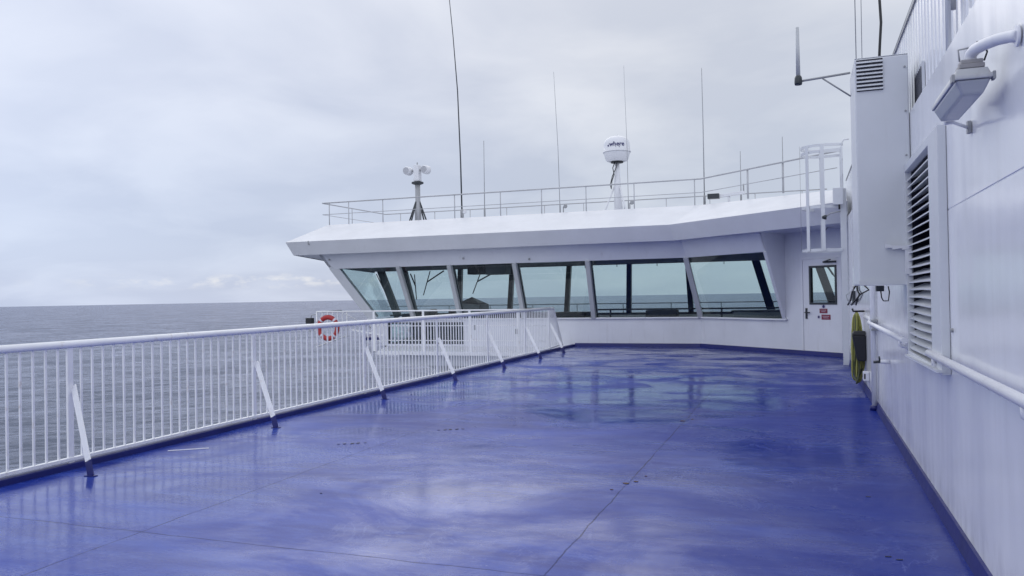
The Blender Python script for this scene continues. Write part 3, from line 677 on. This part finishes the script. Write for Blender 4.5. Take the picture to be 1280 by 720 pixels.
# outer front rail
orr=thing('foredeck_railing','thin grey railing ahead of the bridge, seen through the windows','railing',(-6,28,0))
MB().tube([(-16,29,1.07),(5,29,1.07)],.02,8).build('top_rail',M['galv'],orr)
for k in range(12): MB().tube([(-15+k*1.75,29,-.02),(-15+k*1.75,29,1.06)],.018,6).build('post',M['galv'],orr)
MB().tube([(-16,29,.55),(5,29,.55)],.012,6).build('mid_rail',M['galv'],orr)
struct(MB().prism([(-15.5,26.12),(5,26.12),(5,29.2),(-17,29.2)],-.14,-.03).build('forward_walkway',M['blue']))
# wipers on the front windows
WP=[((-15.0,26.62,2.38),(-14.9,26.4,1.95),(-14.55,26.3,1.50)),((-13.75,26.6,2.30),(-13.45,26.45,1.85),(-13.3,26.3,1.35)),((-12.4,26.6,2.38),(-13.0,26.5,1.98),(-13.05,26.3,1.50)),((-10.2,26.6,2.38),(-11.0,26.5,1.95),(-11.1,26.3,1.52)),((.62,26.6,2.3),(.85,26.5,1.9),(1.15,26.3,1.45))]
for a,b,c in WP:
    a,b,c=Vector(a),Vector(b),Vector(c)
    for q in (a,b,c): q.y=26+dz(q.z)-.02
    wq=MB().tube([a,b],.028,6).build('wiper',M['darkframe'],br)
    top_=b+(b-c)*.85; MB().beam(top_,c,.03,.02,(0,1,0)).build('wiper_blade',M['dark'],wq)
# curtain rail hooks
for x in (-7.0,-5.9,-4.55,-2.4):
    MB().tube([(x,26.5,2.42),(x,26.5,2.33)],.012,6).build('ceiling_hook',M['dark'],br)

# ------------------------------------------------------------------ roof railing
rr=thing('roof_railing','thin white railing running round the top of the bridge roof','railing',(-6,21.6,3.75))
RP=rp(-.12,-14.2); RP[2]=Vector((.72,18.66))
path=[v3(RP[0],0),v3(RP[1],0),v3(RP[2],0)]
def at(z): return [p+Vector((0,0,z)) for p in path]
MB().tube(at(4.44),.020,8).build('top_rail',M['railg'],rr); MB().tube(at(4.08),.010,6).build('mid_rail',M['railg'],rr)
MB().tube([(-14.2,21.62,4.44),(-14.1,25.5,4.43),(.7,25.5,4.43)],.018,6).build('top_rail',M['railg'],rr)
MB().tube([(-14.2,21.62,4.08),(-14.1,25.5,4.07),(.7,25.5,4.07)],.009,6).build('mid_rail',M['railg'],rr)
for x in (-13.95,-13.25,-12.05,-10.85,-9.65,-8.2,-6.95,-5.65,-4.30,-2.68):
    MB().tube([(x,21.62,3.74),(x,21.62,4.43)],.015,6).build('post',M['railg'],rr)
for s in (1.65,2.78,3.9): 
    q=A_(s,-.12); MB().tube([v3(q,3.72),v3(q,4.43)],.024 if s<3 else .014,8).build('post',M['railg'],rr)
for k in range(11):
    x=-13.5+k*1.35; MB().tube([(x,25.5,3.74),(x,25.5,4.42)],.014,6).build('post',M['railg'],rr)
MB().tube([(-14.15,23.3,3.74),(-14.15,23.3,4.43)],.014,6).build('post',M['railg'],rr)

# searchlight mast
sm=thing('searchlight_mast','twin searchlights on a grey pole with four stays on the bridge roof','searchlight',(-12.05,24,3.75))
MB().lathe((-12.05,24,0),[(.11,3.74),(.11,4.4),(.085,4.6),(.085,5.18)],16).build('pole',M['galv'],sm)
MB().lathe((-12.05,24,0),[(.10,5.18),(.20,5.22),(.20,5.27),(.12,5.28)],18).build('collar',M['darkframe'],sm)
for dx,dy in ((-.34,-.05),(-.14,-.3),(.14,.25),(.34,0)): MB().tube([(-12.05+dx*.2,24+dy*.2,4.62),(-12.05+dx*1.15,24+dy,3.74)],.025,6).build('stay',M['darkframe'],sm)
MB().box(-12.15,-11.95,23.88,24.12,5.29,5.84).build('yoke',M['radome'],sm,.03)
MB().tube([(-12.05,24,5.82),(-12.05,24,5.93)],.02,6).build('sensor',M['galv'],sm)
for s_ in (-1,1):
    x=-12.05+s_*.33
    lp=MB().lathe((x,24,5.66),[(.11,-.20),(.14,-.13),(.14,.08),(.09,.16)],20,'x' if False else 'y').build('lamp_head',M['radome'],sm)
    MB().lathe((x,24,5.66),[(.10,-.213),(.105,-.201)],20,'y').build('lens',M['grey'],lp)
    MB().tube([(-12.05+s_*.12,24,5.66),(x-s_*.10,24,5.66)],.04,8).build('axle',M['galv'],sm)

# radome mast
rm=thing('satellite_dome','white satellite dome with dark lettering on a tripod mast above the bridge roof','satellite dome',(-5.3,24,3.75))
cx_,cy_=-5.28,24.0
MB().lathe((cx_,cy_,0),[(.27,5.46),(.33,5.49),(.40,5.71),(.405,5.73)],36).build('lower_shell',M['radome'],rm)
MB().lathe((cx_,cy_,0),[(.425,5.731),(.425,5.762),(.402,5.772),(.402,5.95),(.388,6.03),(.355,6.10),(.29,6.165),(.20,6.21),(.10,6.235),(.04,6.24),(.04,6.265),(.02,6.275)],36).build('dome',M['radome'],rm)
MB().lathe((cx_,cy_,0),[(.19,5.42),(.19,5.459)],20).build('base_plate',M['dark'],rm)
MB().lathe((cx_,cy_,0),[(.11,3.74),(.105,4.8),(.08,5.1),(.07,5.42)],16).build('mast',M['radome'],rm)
for a in (200,320,80): MB().tube([(cx_+.1*math.cos(R(a)),cy_+.1*math.sin(R(a)),4.7),(cx_+.48*math.cos(R(a)),cy_+.48*math.sin(R(a)),3.74)],.028,6).build('stay',M['radome'],rm)
MB().tube([(cx_-.03,cy_-.12,5.46),(cx_-.10,cy_-.16,5.25),(cx_-.06,cy_-.16,5.05),(cx_-.13,cy_-.17,4.85),(cx_-.16,cy_-.15,4.62),(cx_-.2,cy_-.1,4.75),(cx_-.12,cy_-.15,5.0),(cx_+.02,cy_-.14,5.3),(cx_+.03,cy_-.12,5.46)],.014,6).build('cable',M['dark'],rm)
def wraptext(txt,size,cx,cy,rad,z,ang0,parent,name):
    cu=bpy.data.curves.new(name,'FONT'); cu.body=txt; cu.size=size; cu.extrude=.004; cu.resolution_u=3; cu.align_x='CENTER'; cu.offset=.004
    o=bpy.data.objects.new(name+'_src',cu); COL.objects.link(o)
    dg=bpy.context.evaluated_depsgraph_get(); me=bpy.data.meshes.new_from_object(o.evaluated_get(dg))
    bpy.data.objects.remove(o,do_unlink=True); bpy.data.curves.remove(cu)
    for v in me.vertices:
        x,y,zz_=v.co; a=ang0+x/rad; rr_=rad+zz_
        v.co=(cx+rr_*math.cos(a),cy+rr_*math.sin(a),z+y)
    me.materials.clear(); me.materials.append(M['letter'])
    ob=bpy.data.objects.new(name,me); COL.objects.link(ob); ob.parent=parent; ob.matrix_parent_inverse=Matrix.Translation(-Vector(parent.location))
angc=math.atan2(-cy_,-cx_)
angc=math.atan2(0-cy_,0-cx_)
wraptext('where',.185,cx_,cy_,.403,5.88,angc,rm,'lettering')
MB().box(0,0,0,0,0,0)
al=angc-.27/.40
mk=MB(); 
for k in range(12):
    pass
mk.lathe((cx_+.400*math.cos(al),cy_+.400*math.sin(al),5.90),[(.028,-.01),(.028,.01)],12,'y'); mk.build('logo_mark',M['letter'],rm)
MB().beam((cx_+.401*math.cos(angc-.1),cy_+.401*math.sin(angc-.1),5.845),(cx_+.401*math.cos(angc+.22),cy_+.401*math.sin(angc+.22),5.845),.008,.02).build('tagline',M['letter'],rm)

# whip antennas
def whip(pts,r0,r1,label,name='whip_antenna',basez=3.74):
    t=thing(name,label,'antenna',tuple(pts[0]),'whip antennas on the bridge roof')
    MB().tube(pts,r0,8,r2=r1).build('whip',M['darkframe'] if r0>.016 else M['galv'],t)
    x,y,z=pts[0]; MB().lathe((x,y,0),[(r0*2,z-.0),(r0*2,z+.25),(r0*1.3,z+.3)],10).build('base',M['galv'],t)
    return t
whip([(-9.58,22,3.745),(-9.60,22,5.5),(-9.66,22,7.6),(-9.78,22,9.3),(-9.95,22,11.2)],.026,.010,'tallest dark whip antenna, curving out of the top of the picture')
whip([(-8.85,22,3.745),(-8.84,22,6.04)],.014,.010,'short thin antenna right of the tallest whip')
whip([(-6.52,22,3.745),(-6.55,22,5.6),(-6.64,22,7.84)],.011,.005,'thin leaning whip antenna midway between tallest whip and dome')
whip([(-4.54,22,3.745),(-4.55,22,5.5),(-4.60,22,7.79)],.009,.004,'faint thin whip antenna directly beside the satellite dome')
whip([(-2.47,22,3.745),(-2.47,22,5.9),(-2.48,22,7.48)],.016,.008,'straight whip antenna right of the satellite dome')
whip([(-1.52,22,3.745),(-1.52,22,5.16)],.012,.008,'short thin rod antenna between two taller ones at the right of the roof')
q=A_(2.78,-.12)
whip([(q.x,q.y+.05,3.745),(q.x,q.y+.05,5.05)],.011,.008,'short rod antenna rising from the roof railing near the ladder')
# small roof lamps
for x,l in ((-9.45,'small round lamp at roof edge beside the tallest whip antenna'),(-6.35,'small dark lamp at roof edge beside the leaning thin whip'),(-4.45,'small sensor post on roof just right of the satellite dome')):
    t=thing('roof_lamp',l,'lamp',(x,21.75,3.74),'small lamps on the bridge roof')
    MB().tube([(x,21.75,3.74),(x,21.75,3.92)],.015,6).build('stem',M['galv'],t)
    MB().lathe((x+.06,21.75,3.93),[(.045,-.04),(.06,0),(.045,.05)],12,'y').build('head',M['radome'] if x<-9 else M['galv'],t)
ta=thing('gps_bar_antenna','small horizontal bar antenna with dark end on the roof right of the dome','antenna',(-1.7,21.9,3.78))
MB().box(-2.35,-2.05,21.6,21.8,3.90,4.03).build('end_block',M['darkframe'],ta,.01); MB().beam((-2.05,21.7,3.96),(-1.4,21.5,4.0),.10,.08).build('bar',M['radome'],ta,.01); MB().tube([(-1.42,21.5,3.95),(-1.42,21.5,4.22)],.02,6).build('pin',M['galv'],ta); MB().tube([(-1.8,21.62,3.74),(-1.8,21.62,3.95)],.03,8).build('stem',M['radome'],ta)

# ------------------------------------------------------------------ casing (right hand deckhouse)
cg=thing('ship_casing','tall white steel deckhouse wall along the right side of the blue deck','deckhouse',(4,8,0))
ZL=2.835
LY0,LY1,LZ0,LZ1=5.72,6.98,.96,2.36
mb=MB()
xw=W
def wallrect(mb,y0,y1,z0,z1): mb.quad((xw,y0,z0),(xw,y1,z0),(xw,y1,z1),(xw,y0,z1))
wallrect(mb,-3,LY0,0,1.905); wallrect(mb,-3,LY0,1.915,ZL)
wallrect(mb,LY1,18.5,0,ZL); wallrect(mb,LY0,LY1,0,LZ0); wallrect(mb,LY0,LY1,LZ1,ZL)
mb.quad((W,-3,1.905),(W,LY0,1.905),(W+.004,LY0,1.91),(W+.004,-3,1.91)); mb.quad((W+.004,-3,1.91),(W+.004,LY0,1.91),(W,LY0,1.915),(W,-3,1.915))
mb.quad((W,-3,ZL),(W,18.5,ZL),(W+.12,18.5,ZL+.012),(W+.12,-3,ZL+.012))
mb.quad((W,-3,0),(W,-3,ZL),(6,-3,ZL),(6,-3,0)); 
mb.build('wall',M['casing'],cg)
# louvre opening interior
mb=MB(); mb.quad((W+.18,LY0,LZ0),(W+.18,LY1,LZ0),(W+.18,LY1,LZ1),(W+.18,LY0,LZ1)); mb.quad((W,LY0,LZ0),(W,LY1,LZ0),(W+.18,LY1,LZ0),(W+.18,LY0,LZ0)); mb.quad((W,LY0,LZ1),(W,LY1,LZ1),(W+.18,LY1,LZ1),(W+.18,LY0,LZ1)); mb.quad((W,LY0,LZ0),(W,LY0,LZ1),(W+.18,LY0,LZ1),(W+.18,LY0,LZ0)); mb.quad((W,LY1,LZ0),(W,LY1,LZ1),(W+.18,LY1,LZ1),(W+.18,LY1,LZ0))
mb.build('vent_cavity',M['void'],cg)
lv=MB()
lv.box(W-.05,W-.002,5.34,LY0,LZ0-.03,LZ1+.06); lv.box(W-.05,W-.002,LY0+.001,LY1-.005,LZ1+.001,LZ1+.06); lv.box(W-.05,W-.002,LY0+.001,LY1-.005,LZ0-.03,LZ0-.001); lv.box(W-.05,W-.002,LY1-.004,LY1+.018,LZ0-.03,LZ1+.06)
lvo=lv.build('vent_frame',M['cab'],cg,.004)
NS=24
for k in range(NS):
    z=LZ0+.03+(LZ1-LZ0-.04)*k/NS; sl=MB(); nseg=12; pts_o=[];pts_i=[]
    for j in range(nseg+1):
        y=LY0+.003+(LY1-LY0-.01)*j/nseg; wz=.0022*math.sin(j*.45+k*.7)
        pts_o.append(Vector((W-.035+wz,y,z+wz))); pts_i.append(Vector((W+.075,y,z+.046+wz)))
    for j in range(nseg):
        a,b,c,d=pts_o[j],pts_o[j+1],pts_i[j+1],pts_i[j]; t=Vector((0,0,.006))
        lip=Vector((0,0,-.010))
        sl.quad(a,b,c,d); sl.quad(a+lip,b+lip,b,a)
    sl.build('slat',M['cab'],lvo)
MB().beam((W-.055,5.33,LZ0-.01),(W-.055,6.95,LZ0-.035),.05,.014).build('drip_edge',M['cab'],lvo)
# upper, ribbed casing set slightly back
UX=W+.08; ZU=3.76
mb=MB(); prof=[]; y=1.0
mb2=MB()
yy=[];y=-3.0
while y<18.5:
    yy+= [(y,0),(y+.05,0),(y+.062,.013),(y+.105,.013),(y+.117,0)]; y+=.16
for i in range(len(yy)-1):
    (ya,da),(yb,db)=yy[i],yy[i+1]
    mb.quad((UX+da,ya,ZL),(UX+db,yb,ZL),(UX+db,yb,ZU),(UX+da,ya,ZU))
mb.build('ribbed_wall',M['casing'],cg)
MB().box(UX-.012,UX+.06,-3,18.5,ZU,ZU+.022).build('top_edge',M['galv'],cg)
MB().box(UX+.06,6,-3,18.4,ZU-.06,ZU).build('casing_top',M['roof'],cg)
mb=MB(); mb.box(UX+.05,6,18.36,18.5,0,ZU-.07); mb.build('front_end',M['white'],cg)
# dark narrow vent in the ribbed part
vt=MB().box(UX-.022,UX-.004,6.72,7.16,2.85,3.16).build('side_vent',M['cab'],cg)
for k in range(6): MB().box(UX-.027,UX-.0225,6.76+k*.068,6.776+k*.068,2.86,3.13).build('vent_slit',M['void'],vt)
MB().box(UX-.10,UX-.002,5.15,5.30,3.20,3.5).build('junction_box',M['cab'],cg,.01)
MB().tube([(UX-.05,5.38,2.85),(UX-.05,5.38,3.7)],.016,8).build('conduit',M['cab'],cg); MB().tube([(UX-.05,5.2,3.2),(UX-.05,5.2,3.05)],.014,8).build('conduit',M['galv'],cg)
for (y,z) in ((5.1,2.60),(5.25,1.2),(9.5,1.9)): MB().lathe((W-.006,y,z),[(.012,-.01),(.014,.01)],10,'x').build('bolt',M['galv'],cg)

# vent cabinet on the wall
vc=thing('vent_cabinet','tall grey-white ventilation cabinet fixed on the casing wall, louvred at its top','ventilation cabinet',(.61,7.3,1.48))
CX0,CY0,CY1,CZ0,CZ1=.417,7.0,7.68,1.478,3.30
body=MB(); body.box(CX0,W-.003,CY0,CY1,CZ0,CZ1); body.build('body',M['cab'],vc,.012)
MB().box(CX0+.002,W-.004,CY0+.002,CY1-.002,CZ1+.001,CZ1+.006).build('lid',M['cab'],vc,.004)
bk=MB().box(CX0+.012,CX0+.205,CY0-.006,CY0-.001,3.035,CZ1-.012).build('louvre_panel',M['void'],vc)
for k in range(8):
    z=3.040+k*.0310; MB().hexa([(CX0+.012,CY0-.020,z),(CX0+.205,CY0-.020,z),(CX0+.205,CY0-.006,z+.010),(CX0+.012,CY0-.006,z+.010),(CX0+.012,CY0-.020,z+.011),(CX0+.205,CY0-.020,z+.011),(CX0+.205,CY0-.006,z+.018),(CX0+.012,CY0-.006,z+.018)]).build('louvre_slat',M['cab'],bk)
MB().box(CX0,W-.01,CY0-.010,CY0-.001,CZ0,CZ0+.035).build('bottom_flange',M['cab'],vc)
for z in (2.5,2.85,3.2,2.05): MB().lathe((W-.03,CY0-.003,z),[(.008,-.006),(.008,.002)],8,'y').build('screw',M['galv'],vc)
# flared deflector at lower right of the cabinet
dfl=MB(); pts=[(W-.20,1.805),(W-.15,1.79),(W-.08,1.785),(W-.012,1.785)]
for i in range(3):
    (xa,za),(xb,zb)=pts[i],pts[i+1]
    dfl.hexa([(xa,CY0-.05,za-.035),(xb,CY0-.05,zb-.02),(xb,CY0-.013,zb-.02),(xa,CY0-.013,za-.035),(xa,CY0-.05,za),(xb,CY0-.05,zb),(xb,CY0-.013,zb),(xa,CY0-.013,za)])
dfl.box(W-.06,W-.012,CY0-.045,CY0-.013,1.56,1.762)
dfl.build('deflector',M['white'],vc)

# antenna on the cabinet
an=thing('arm_antenna','short thick white rod antenna on a grey arm projecting left of the vent cabinet','antenna',(0,8.2,3.2))
MB().tube([(-.012,7.6,3.36),(-.012,7.6,3.80)],.019,12,r2=.014).build('rod',M['mull'],an)
MB().lathe((-.012,7.6,0),[(.030,3.285),(.034,3.30),(.032,3.345),(.026,3.362)],14).build('mount',M['darkframe'],an)
MB().tube([(-.012,7.6,3.315),(.2,7.6,3.33),(CX0,7.6,3.345)],.010,8).build('arm',M['galv'],an)
MB().tube([(.19,7.6,3.32),(CX0,7.6,3.14)],.007,8).build('brace',M['galv'],an)

# wires rising from the casing
for (x,r,l,pts) in ((.6,.012,'black cable hanging in a slack line down onto the vent cabinet',[(.63,7.4,3.32),(.64,7.4,3.5),(.655,7.42,3.7),(.645,7.42,3.95),(.63,7.45,4.6),(.62,7.5,6)]),
                  (.4,.004,'thin halyard wire at left above the vent cabinet',[(.455,7.4,3.31),(.46,7.5,4.2),(.47,7.6,6)]),
                  (.42,.003,'second thin halyard wire just right of the first, above the vent cabinet',[(.50,7.4,3.31),(.51,7.5,4.2),(.52,7.6,6)]),
                  (.7,.003,'thin stay wire slanting up right from the cabinet top',[(.70,7.6,3.31),(1.1,7.9,4.4),(1.9,8.5,6.6)])):
    tag(MB().tube(pts,r,6).build('cable' if r>.01 else 'halyard_wire',M['dark'] if r>.01 else M['galv']),l,'cable' if r>.01 else 'wire')

# flood light on a bent pipe
fl=thing('wall_floodlight','grey oblong deck light hanging from a bent white pipe at upper right','lamp',(.69,4.1,2.3))
pp=[(W-.004,3.60,2.425),(.785,3.64,2.436),(.75,3.70,2.446),(.718,3.77,2.450),(.697,3.83,2.450),(.687,3.862,2.440),(.684,3.875,2.415)]
pc=[]
for i in range(len(pp)-1):
    for t in (0,.5): pc.append(Vector(pp[i]).lerp(Vector(pp[i+1]),t))
pc.append(Vector(pp[-1]))
MB().tube(pc,.024,16).build('pipe',M['white'],fl)
MB().lathe((W-.012,3.60,2.425),[(.042,-.004),(.042,.006)],18,'x').build('pipe_flange',M['white'],fl)
def tray(x0,x1,y0,y1,z0,z1,ins,iy):
    return MB().hexa([(x0+ins,y0+iy,z0),(x1-ins,y0+iy,z0),(x1-ins,y1-iy,z0),(x0+ins,y1-iy,z0),(x0,y0,z1),(x1,y0,z1),(x1,y1,z1),(x0,y1,z1)])
FXc=.684
_n0=len(bpy.data.objects)
_before=set(bpy.data.objects)
tray(FXc-.074,FXc+.072,3.80,4.43,2.300,2.320,.0,.0).build('housing_rim',M['fix'],fl,.006)
tray(FXc-.058,FXc+.058,3.83,4.40,2.3205,2.352,-.012,-.008).build('housing',M['fix'],fl,.006)
tray(FXc-.068,FXc+.066,3.81,4.42,2.238,2.299,.028,.025).build('diffuser',M['diff'],fl,.010)
MB().box(FXc-.048,FXc+.048,3.83,3.93,2.353,2.372).build('bracket',M['fixd'],fl,.004)
MB().box(FXc-.040,FXc+.044,3.84,3.92,2.373,2.392).build('terminal_box',M['fixd'],fl,.004)
MB().tube([(FXc-.035,3.9,2.40),(FXc-.04,3.9,2.45),(FXc-.0,3.9,2.455)],.004,6).build('cable_loop',M['galv'],fl)
MB().tube([(FXc+.05,3.86,2.385),(FXc+.062,3.86,2.42),(FXc+.05,3.85,2.455),(FXc+.02,3.84,2.462)],.004,6).build('cable_loop',M['darkframe'],fl)
for sx_ in (-1,1): MB().box(FXc+sx_*.076-.006,FXc+sx_*.076+.006,3.80,3.845,2.292,2.325).build('clip',M['galv'],fl,.003)
MB().tube([(FXc-.02,4.42,2.235),(FXc+.02,4.44,2.240),(W-.01,4.60,2.235)],.009,8).build('stay_rod',M['white'],fl)
MB().box(W-.02,W-.003,4.57,4.61,2.205,2.265).build('stay_plate',M['galv'],fl)
for o in set(bpy.data.objects)-_before: o.location.z+=.022

# hand rails on the casing wall
HX=.745
def handrail(y0,y1,label,brk,bend=None):
    t=thing('wall_handrail',label,'handrail',(HX,(y0+y1)/2,1.03),'hand rails on the casing wall')
    pts=[(HX,y0,1.03),(HX,y1,1.03)]
    if bend: pts=[(HX,y0,1.03),(HX,y1-.5,1.03),(HX+.01,y1-.2,1.035),(HX+.045,y1,1.05),(HX+.06,y1+1.2,1.06)]
    MB().tube(pts,.024,14).build('pipe',M['white'],t)
    for y in brk:
        MB().tube([(HX,y,1.012),(HX,y+.0,.975),(HX+.03,y,.962),(W-.004,y,.962)],.014,8).build('bracket',M['white'],t)
        MB().lathe((W-.012,y,.962),[(.032,-.005),(.032,.006)],12,'x').build('bracket_plate',M['white'],t)
handrail(-.5,5.75,'thick white handrail pipe in the right foreground, ending at the wall louvre',(1.5,3.38,5.55))
handrail(7.08,11.1,'thinner far white handrail pipe between wall louvre and hose',(7.4,10.6),True)
MB().lathe((HX,5.38,.945),[(.001,-.012),(.012,-.008),(.014,.010)],10,'x')

# standpipes between cabinet and deck
sp1=thing('vertical_pipe','white vertical pipes running from under the vent cabinet down to the deck','pipe',(.78,10.6,0))
MB().tube([(.765,10.45,.0),(.765,10.45,1.55),(.775,10.45,2.6)],.030,14).build('pipe',M['white'],sp1)
MB().tube([(.785,10.85,.0),(.785,10.85,2.5)],.020,10).build('pipe',M['grey'],sp1)
for z in (.95,1.06): MB().box(.74,W-.003,10.35,10.60,z,z+.022).build('clamp',M['galv'],sp1)
mb=MB(); mb.lathe((.765,10.45,0),[(.055,.001),(.05,.05),(.038,.06)],14); mb.build('pipe_collar',M['blue'],sp1)
# hydrant
hy=thing('hose_valve','dark valve handle with white outlet sticking out of the casing wall','valve',(.77,9.4,.72))
MB().tube([(W-.004,9.0,.70),(.72,9.0,.70)],.022,10).build('outlet',M['white'],hy)
MB().tube([(.72,9.0,.70),(.655,9.0,.695)],.014,8).build('nozzle',M['darkframe'],hy); MB().tube([(.715,9.0,.71),(.71,9.0,.755)],.009,8).build('lever',M['darkframe'],hy)
# hose
hs=thing('coiled_hose','yellow-green hose hung in a long bundle on the casing wall by the ladder','hose',(.7,12.6,0))
for k in range(16):
    a=k/15; pts=[]
    zt_=1.12-.05*random.random(); zb_=.10+.10*random.random(); yc=12.55+random.uniform(-.1,.1); xc=.70+random.uniform(-.02,.02)
    hw=.012+.080*a; N=26
    for j in range(N+1):
        th_=2*math.pi*j/N; z=(zt_+zb_)/2+(zt_-zb_)/2*math.cos(th_)
        bel=.35+.75*(1-(z-zb_)/(zt_-zb_))
        pts.append((xc+hw*math.sin(th_)*bel+.012*math.sin(3*th_+k),yc+.10*math.sin(th_+k),z))
    MB().tube(pts,.0115,8,cap=False).build('hose_loop',M['hose' if k%2 else 'hosed'],hs)
MB().tube([(W-.003,12.5,1.13),(.66,12.5,1.13),(.645,12.5,1.17)],.014,8).build('hook',M['dark'],hs)
hb=tag(MB().hexa([(.69,12.28,.43),(.835-.03,12.28,.43),(.805,12.42,.43),(.69,12.42,.43),(.625,12.25,.80),(.805,12.25,.80),(.805,12.42,.80),(.625,12.42,.80)]).build('black_box',M['dark'],None,.02),'black plastic box hung in front of the yellow-green hose','box')
lid=MB().hexa([(.622,12.24,.801),(.806,12.24,.801),(.806,12.43,.801),(.622,12.43,.801),(.65,12.26,.855),(.80,12.26,.855),(.80,12.42,.855),(.65,12.42,.855)]).build('lid',M['dark'],hb,.012)
sk=thing('wall_socket','small white socket box low on the casing wall beside the hose','socket',(.79,11.9,.3))
MB().box(.735,W-.003,11.85,12.0,.20,.32).build('housing',M['white'],sk,.006); MB().box(.742,.762,11.845,11.849,.225,.295).build('port',M['dark'],sk)
# cables dangling below the cabinet
cbx=thing('dangling_cables','tangle of dark cables and fittings hanging under the vent cabinet','cable',(.6,9,1.4))
for k in range(7):
    x=.42+random.uniform(0,.10)
    pts=[(x,7.9,1.48)]
    for j in range(4): pts.append((x+random.uniform(-.05,.05)-.01*j,7.9+random.uniform(-.05,.05),1.44-.045*j))
    MB().tube(pts,.004 if k%3 else .008,6).build('cable',M['galv'] if k%3 else M['dark'],cbx)
MB().box(.60,.665,7.75,7.85,1.425,1.476).build('gland_block',M['darkframe'],cbx,.006)
MB().tube([(.64,7.8,1.43),(.645,7.8,1.37),(.66,7.8,1.34),(.70,7.8,1.34),(.71,7.8,1.42),(.70,7.8,1.47)],.006,6).build('cable',M['dark'],cbx)

# ------------------------------------------------------------------ ladder with cage
ld=thing('caged_ladder','white vertical ladder with safety cage beside the bridge door','ladder',(.7,16.9,0))
LYa,LYb,LXs=16.55,17.0,.735
MB().box(LXs-.055,LXs+.055,LYa-.03,LYa+.03,.0,3.38).build('stile',M['cab'],ld,.006)
MB().box(LXs-.03,LXs+.03,LYb-.02,LYb+.02,.0,4.25).build('stile',M['cab'],ld,.006)
for k in range(13): MB().tube([(LXs,LYa,.35+k*.3),(LXs,LYb,.35+k*.3)],.014,8).build('rung',M['cab'],ld)
MB().box(LXs-.06,W-.003,LYa-.035,LYa-.0305,0,.11)
for z in (1.62,2.9,.3): MB().box(LXs+.056,W+.10 if z==1.62 else W-.003,LYa-.02,LYa+.02,z-.02,z+.035).build('wall_bracket',M['cab'],ld)
def hoop(z,h,fill=True):
    mb=MB(); N=20; cx=LXs-.35; cy=(LYa+LYb)/2; pin=[];pout=[]
    pts=[(LXs-.02,LYa-.06)]
    for j in range(N+1):
        a=R(-90-180*j/N); pts.append((cx+.395*math.cos(a),cy+.36*math.sin(a)))
    pts.append((LXs-.02,LYb+.06))
    for i in range(len(pts)-1):
        mb.beam((pts[i][0],pts[i][1],z),(pts[i+1][0],pts[i+1][1],z),.012,h)
    return mb
for z in (2.21,3.04,4.10,4.22): hoop(z,.055 if z<4 else .05).build('cage_hoop',M['cab'],ld)
for a in (134,226,268,92):
    cx=LXs-.35; cy=(LYa+LYb)/2
    x,y=cx+.41*math.cos(R(a)),cy+.375*math.sin(R(a))
    MB().beam((x,y,2.19),(x,y,4.22),.07,.010,(math.cos(R(a)),math.sin(R(a)),0)).build('cage_bar',M['cab'],ld)
MB().beam((LXs-.02,LYa-.05,3.3),(LXs-.02,LYa-.05,4.24),.06,.02,(1,0,0)).build('cage_bar',M['cab'],ld)
MB().tube([(LXs,LYa-.02,4.2),(LXs,LYa-.02,4.26),(LXs+.03,LYa-.02,4.31),(W+.05,LYa-.02,4.31)],.016,8).build('grab_rail',M['cab'],ld)
MB().tube([(-.03,16.6,2.2),(-.03,16.6,4.25)],.004,6).build('cord',M['galv'],ld)
jb=thing('junction_box','small pale box with a short cable at the ladder, level with the roof edge','box',(.62,16.4,3.3))
MB().box(.55,.73,16.38,16.48,3.06,3.38).build('housing',M['cab'],jb,.008); MB().tube([(.66,16.4,3.08),(.66,16.4,2.97)],.018,8).build('gland',M['dark'],jb)
sp2=thing('small_spotlight','small dark spotlight on a short arm under the roof edge by the ladder','lamp',(.45,16.4,2.85))
MB().tube([(.68,16.4,2.93),(.5,16.4,2.90),(.42,16.4,2.84)],.012,8).build('arm',M['galv'],sp2); MB().lathe((.40,16.4,2.83),[(.022,-.05),(.045,.0),(.045,.03)],12,'x').build('head',M['darkframe'],sp2)
sp3=thing('cable_bend','dark bent conduit hanging from the soffit above the door','conduit',(.4,18.2,2.7))
MB().tube([(.62,18.1,2.77),(.5,18.1,2.76),(.42,18.1,2.68),(.42,18.1,2.60)],.014,8).build('conduit',M['galv'],sp3)
# door-side button by ladder
tag(MB().box(.765,W-.003,14.6,14.8,1.22,1.42).build('call_point',M['darkframe'],None,.01),'small dark switch box on the casing wall right of the ladder','switch')

# ------------------------------------------------------------------ camera
cam=bpy.data.cameras.new('camera'); cam.sensor_width=36; cam.lens=36*1000/1280; cam.clip_start=.05; cam.clip_end=30000
co=bpy.data.objects.new('camera',cam); COL.objects.link(co)
YAW,PIT,ROL=R(20.05),R(.5),R(1.0)
f=Vector((-math.sin(YAW)*math.cos(PIT),math.cos(YAW)*math.cos(PIT),math.sin(PIT))); r0=Vector((math.cos(YAW),math.sin(YAW),0)); u0=r0.cross(f)
r=r0*math.cos(ROL)-u0*math.sin(ROL); u=u0*math.cos(ROL)+r0*math.sin(ROL)
m=Matrix((( r.x,u.x,-f.x,0),(r.y,u.y,-f.y,0),(r.z,u.z,-f.z,EYE),(0,0,0,1)))
co.matrix_world=m; sc.camera=co
sc.view_settings.view_transform='Standard'; sc.view_settings.look='None'; sc.view_settings.exposure=0; sc.view_settings.gamma=1
sc.render.engine='CYCLES'; sc.cycles.max_bounces=10; sc.cycles.transparent_max_bounces=16
sc.render.resolution_x=1024; sc.render.resolution_y=576
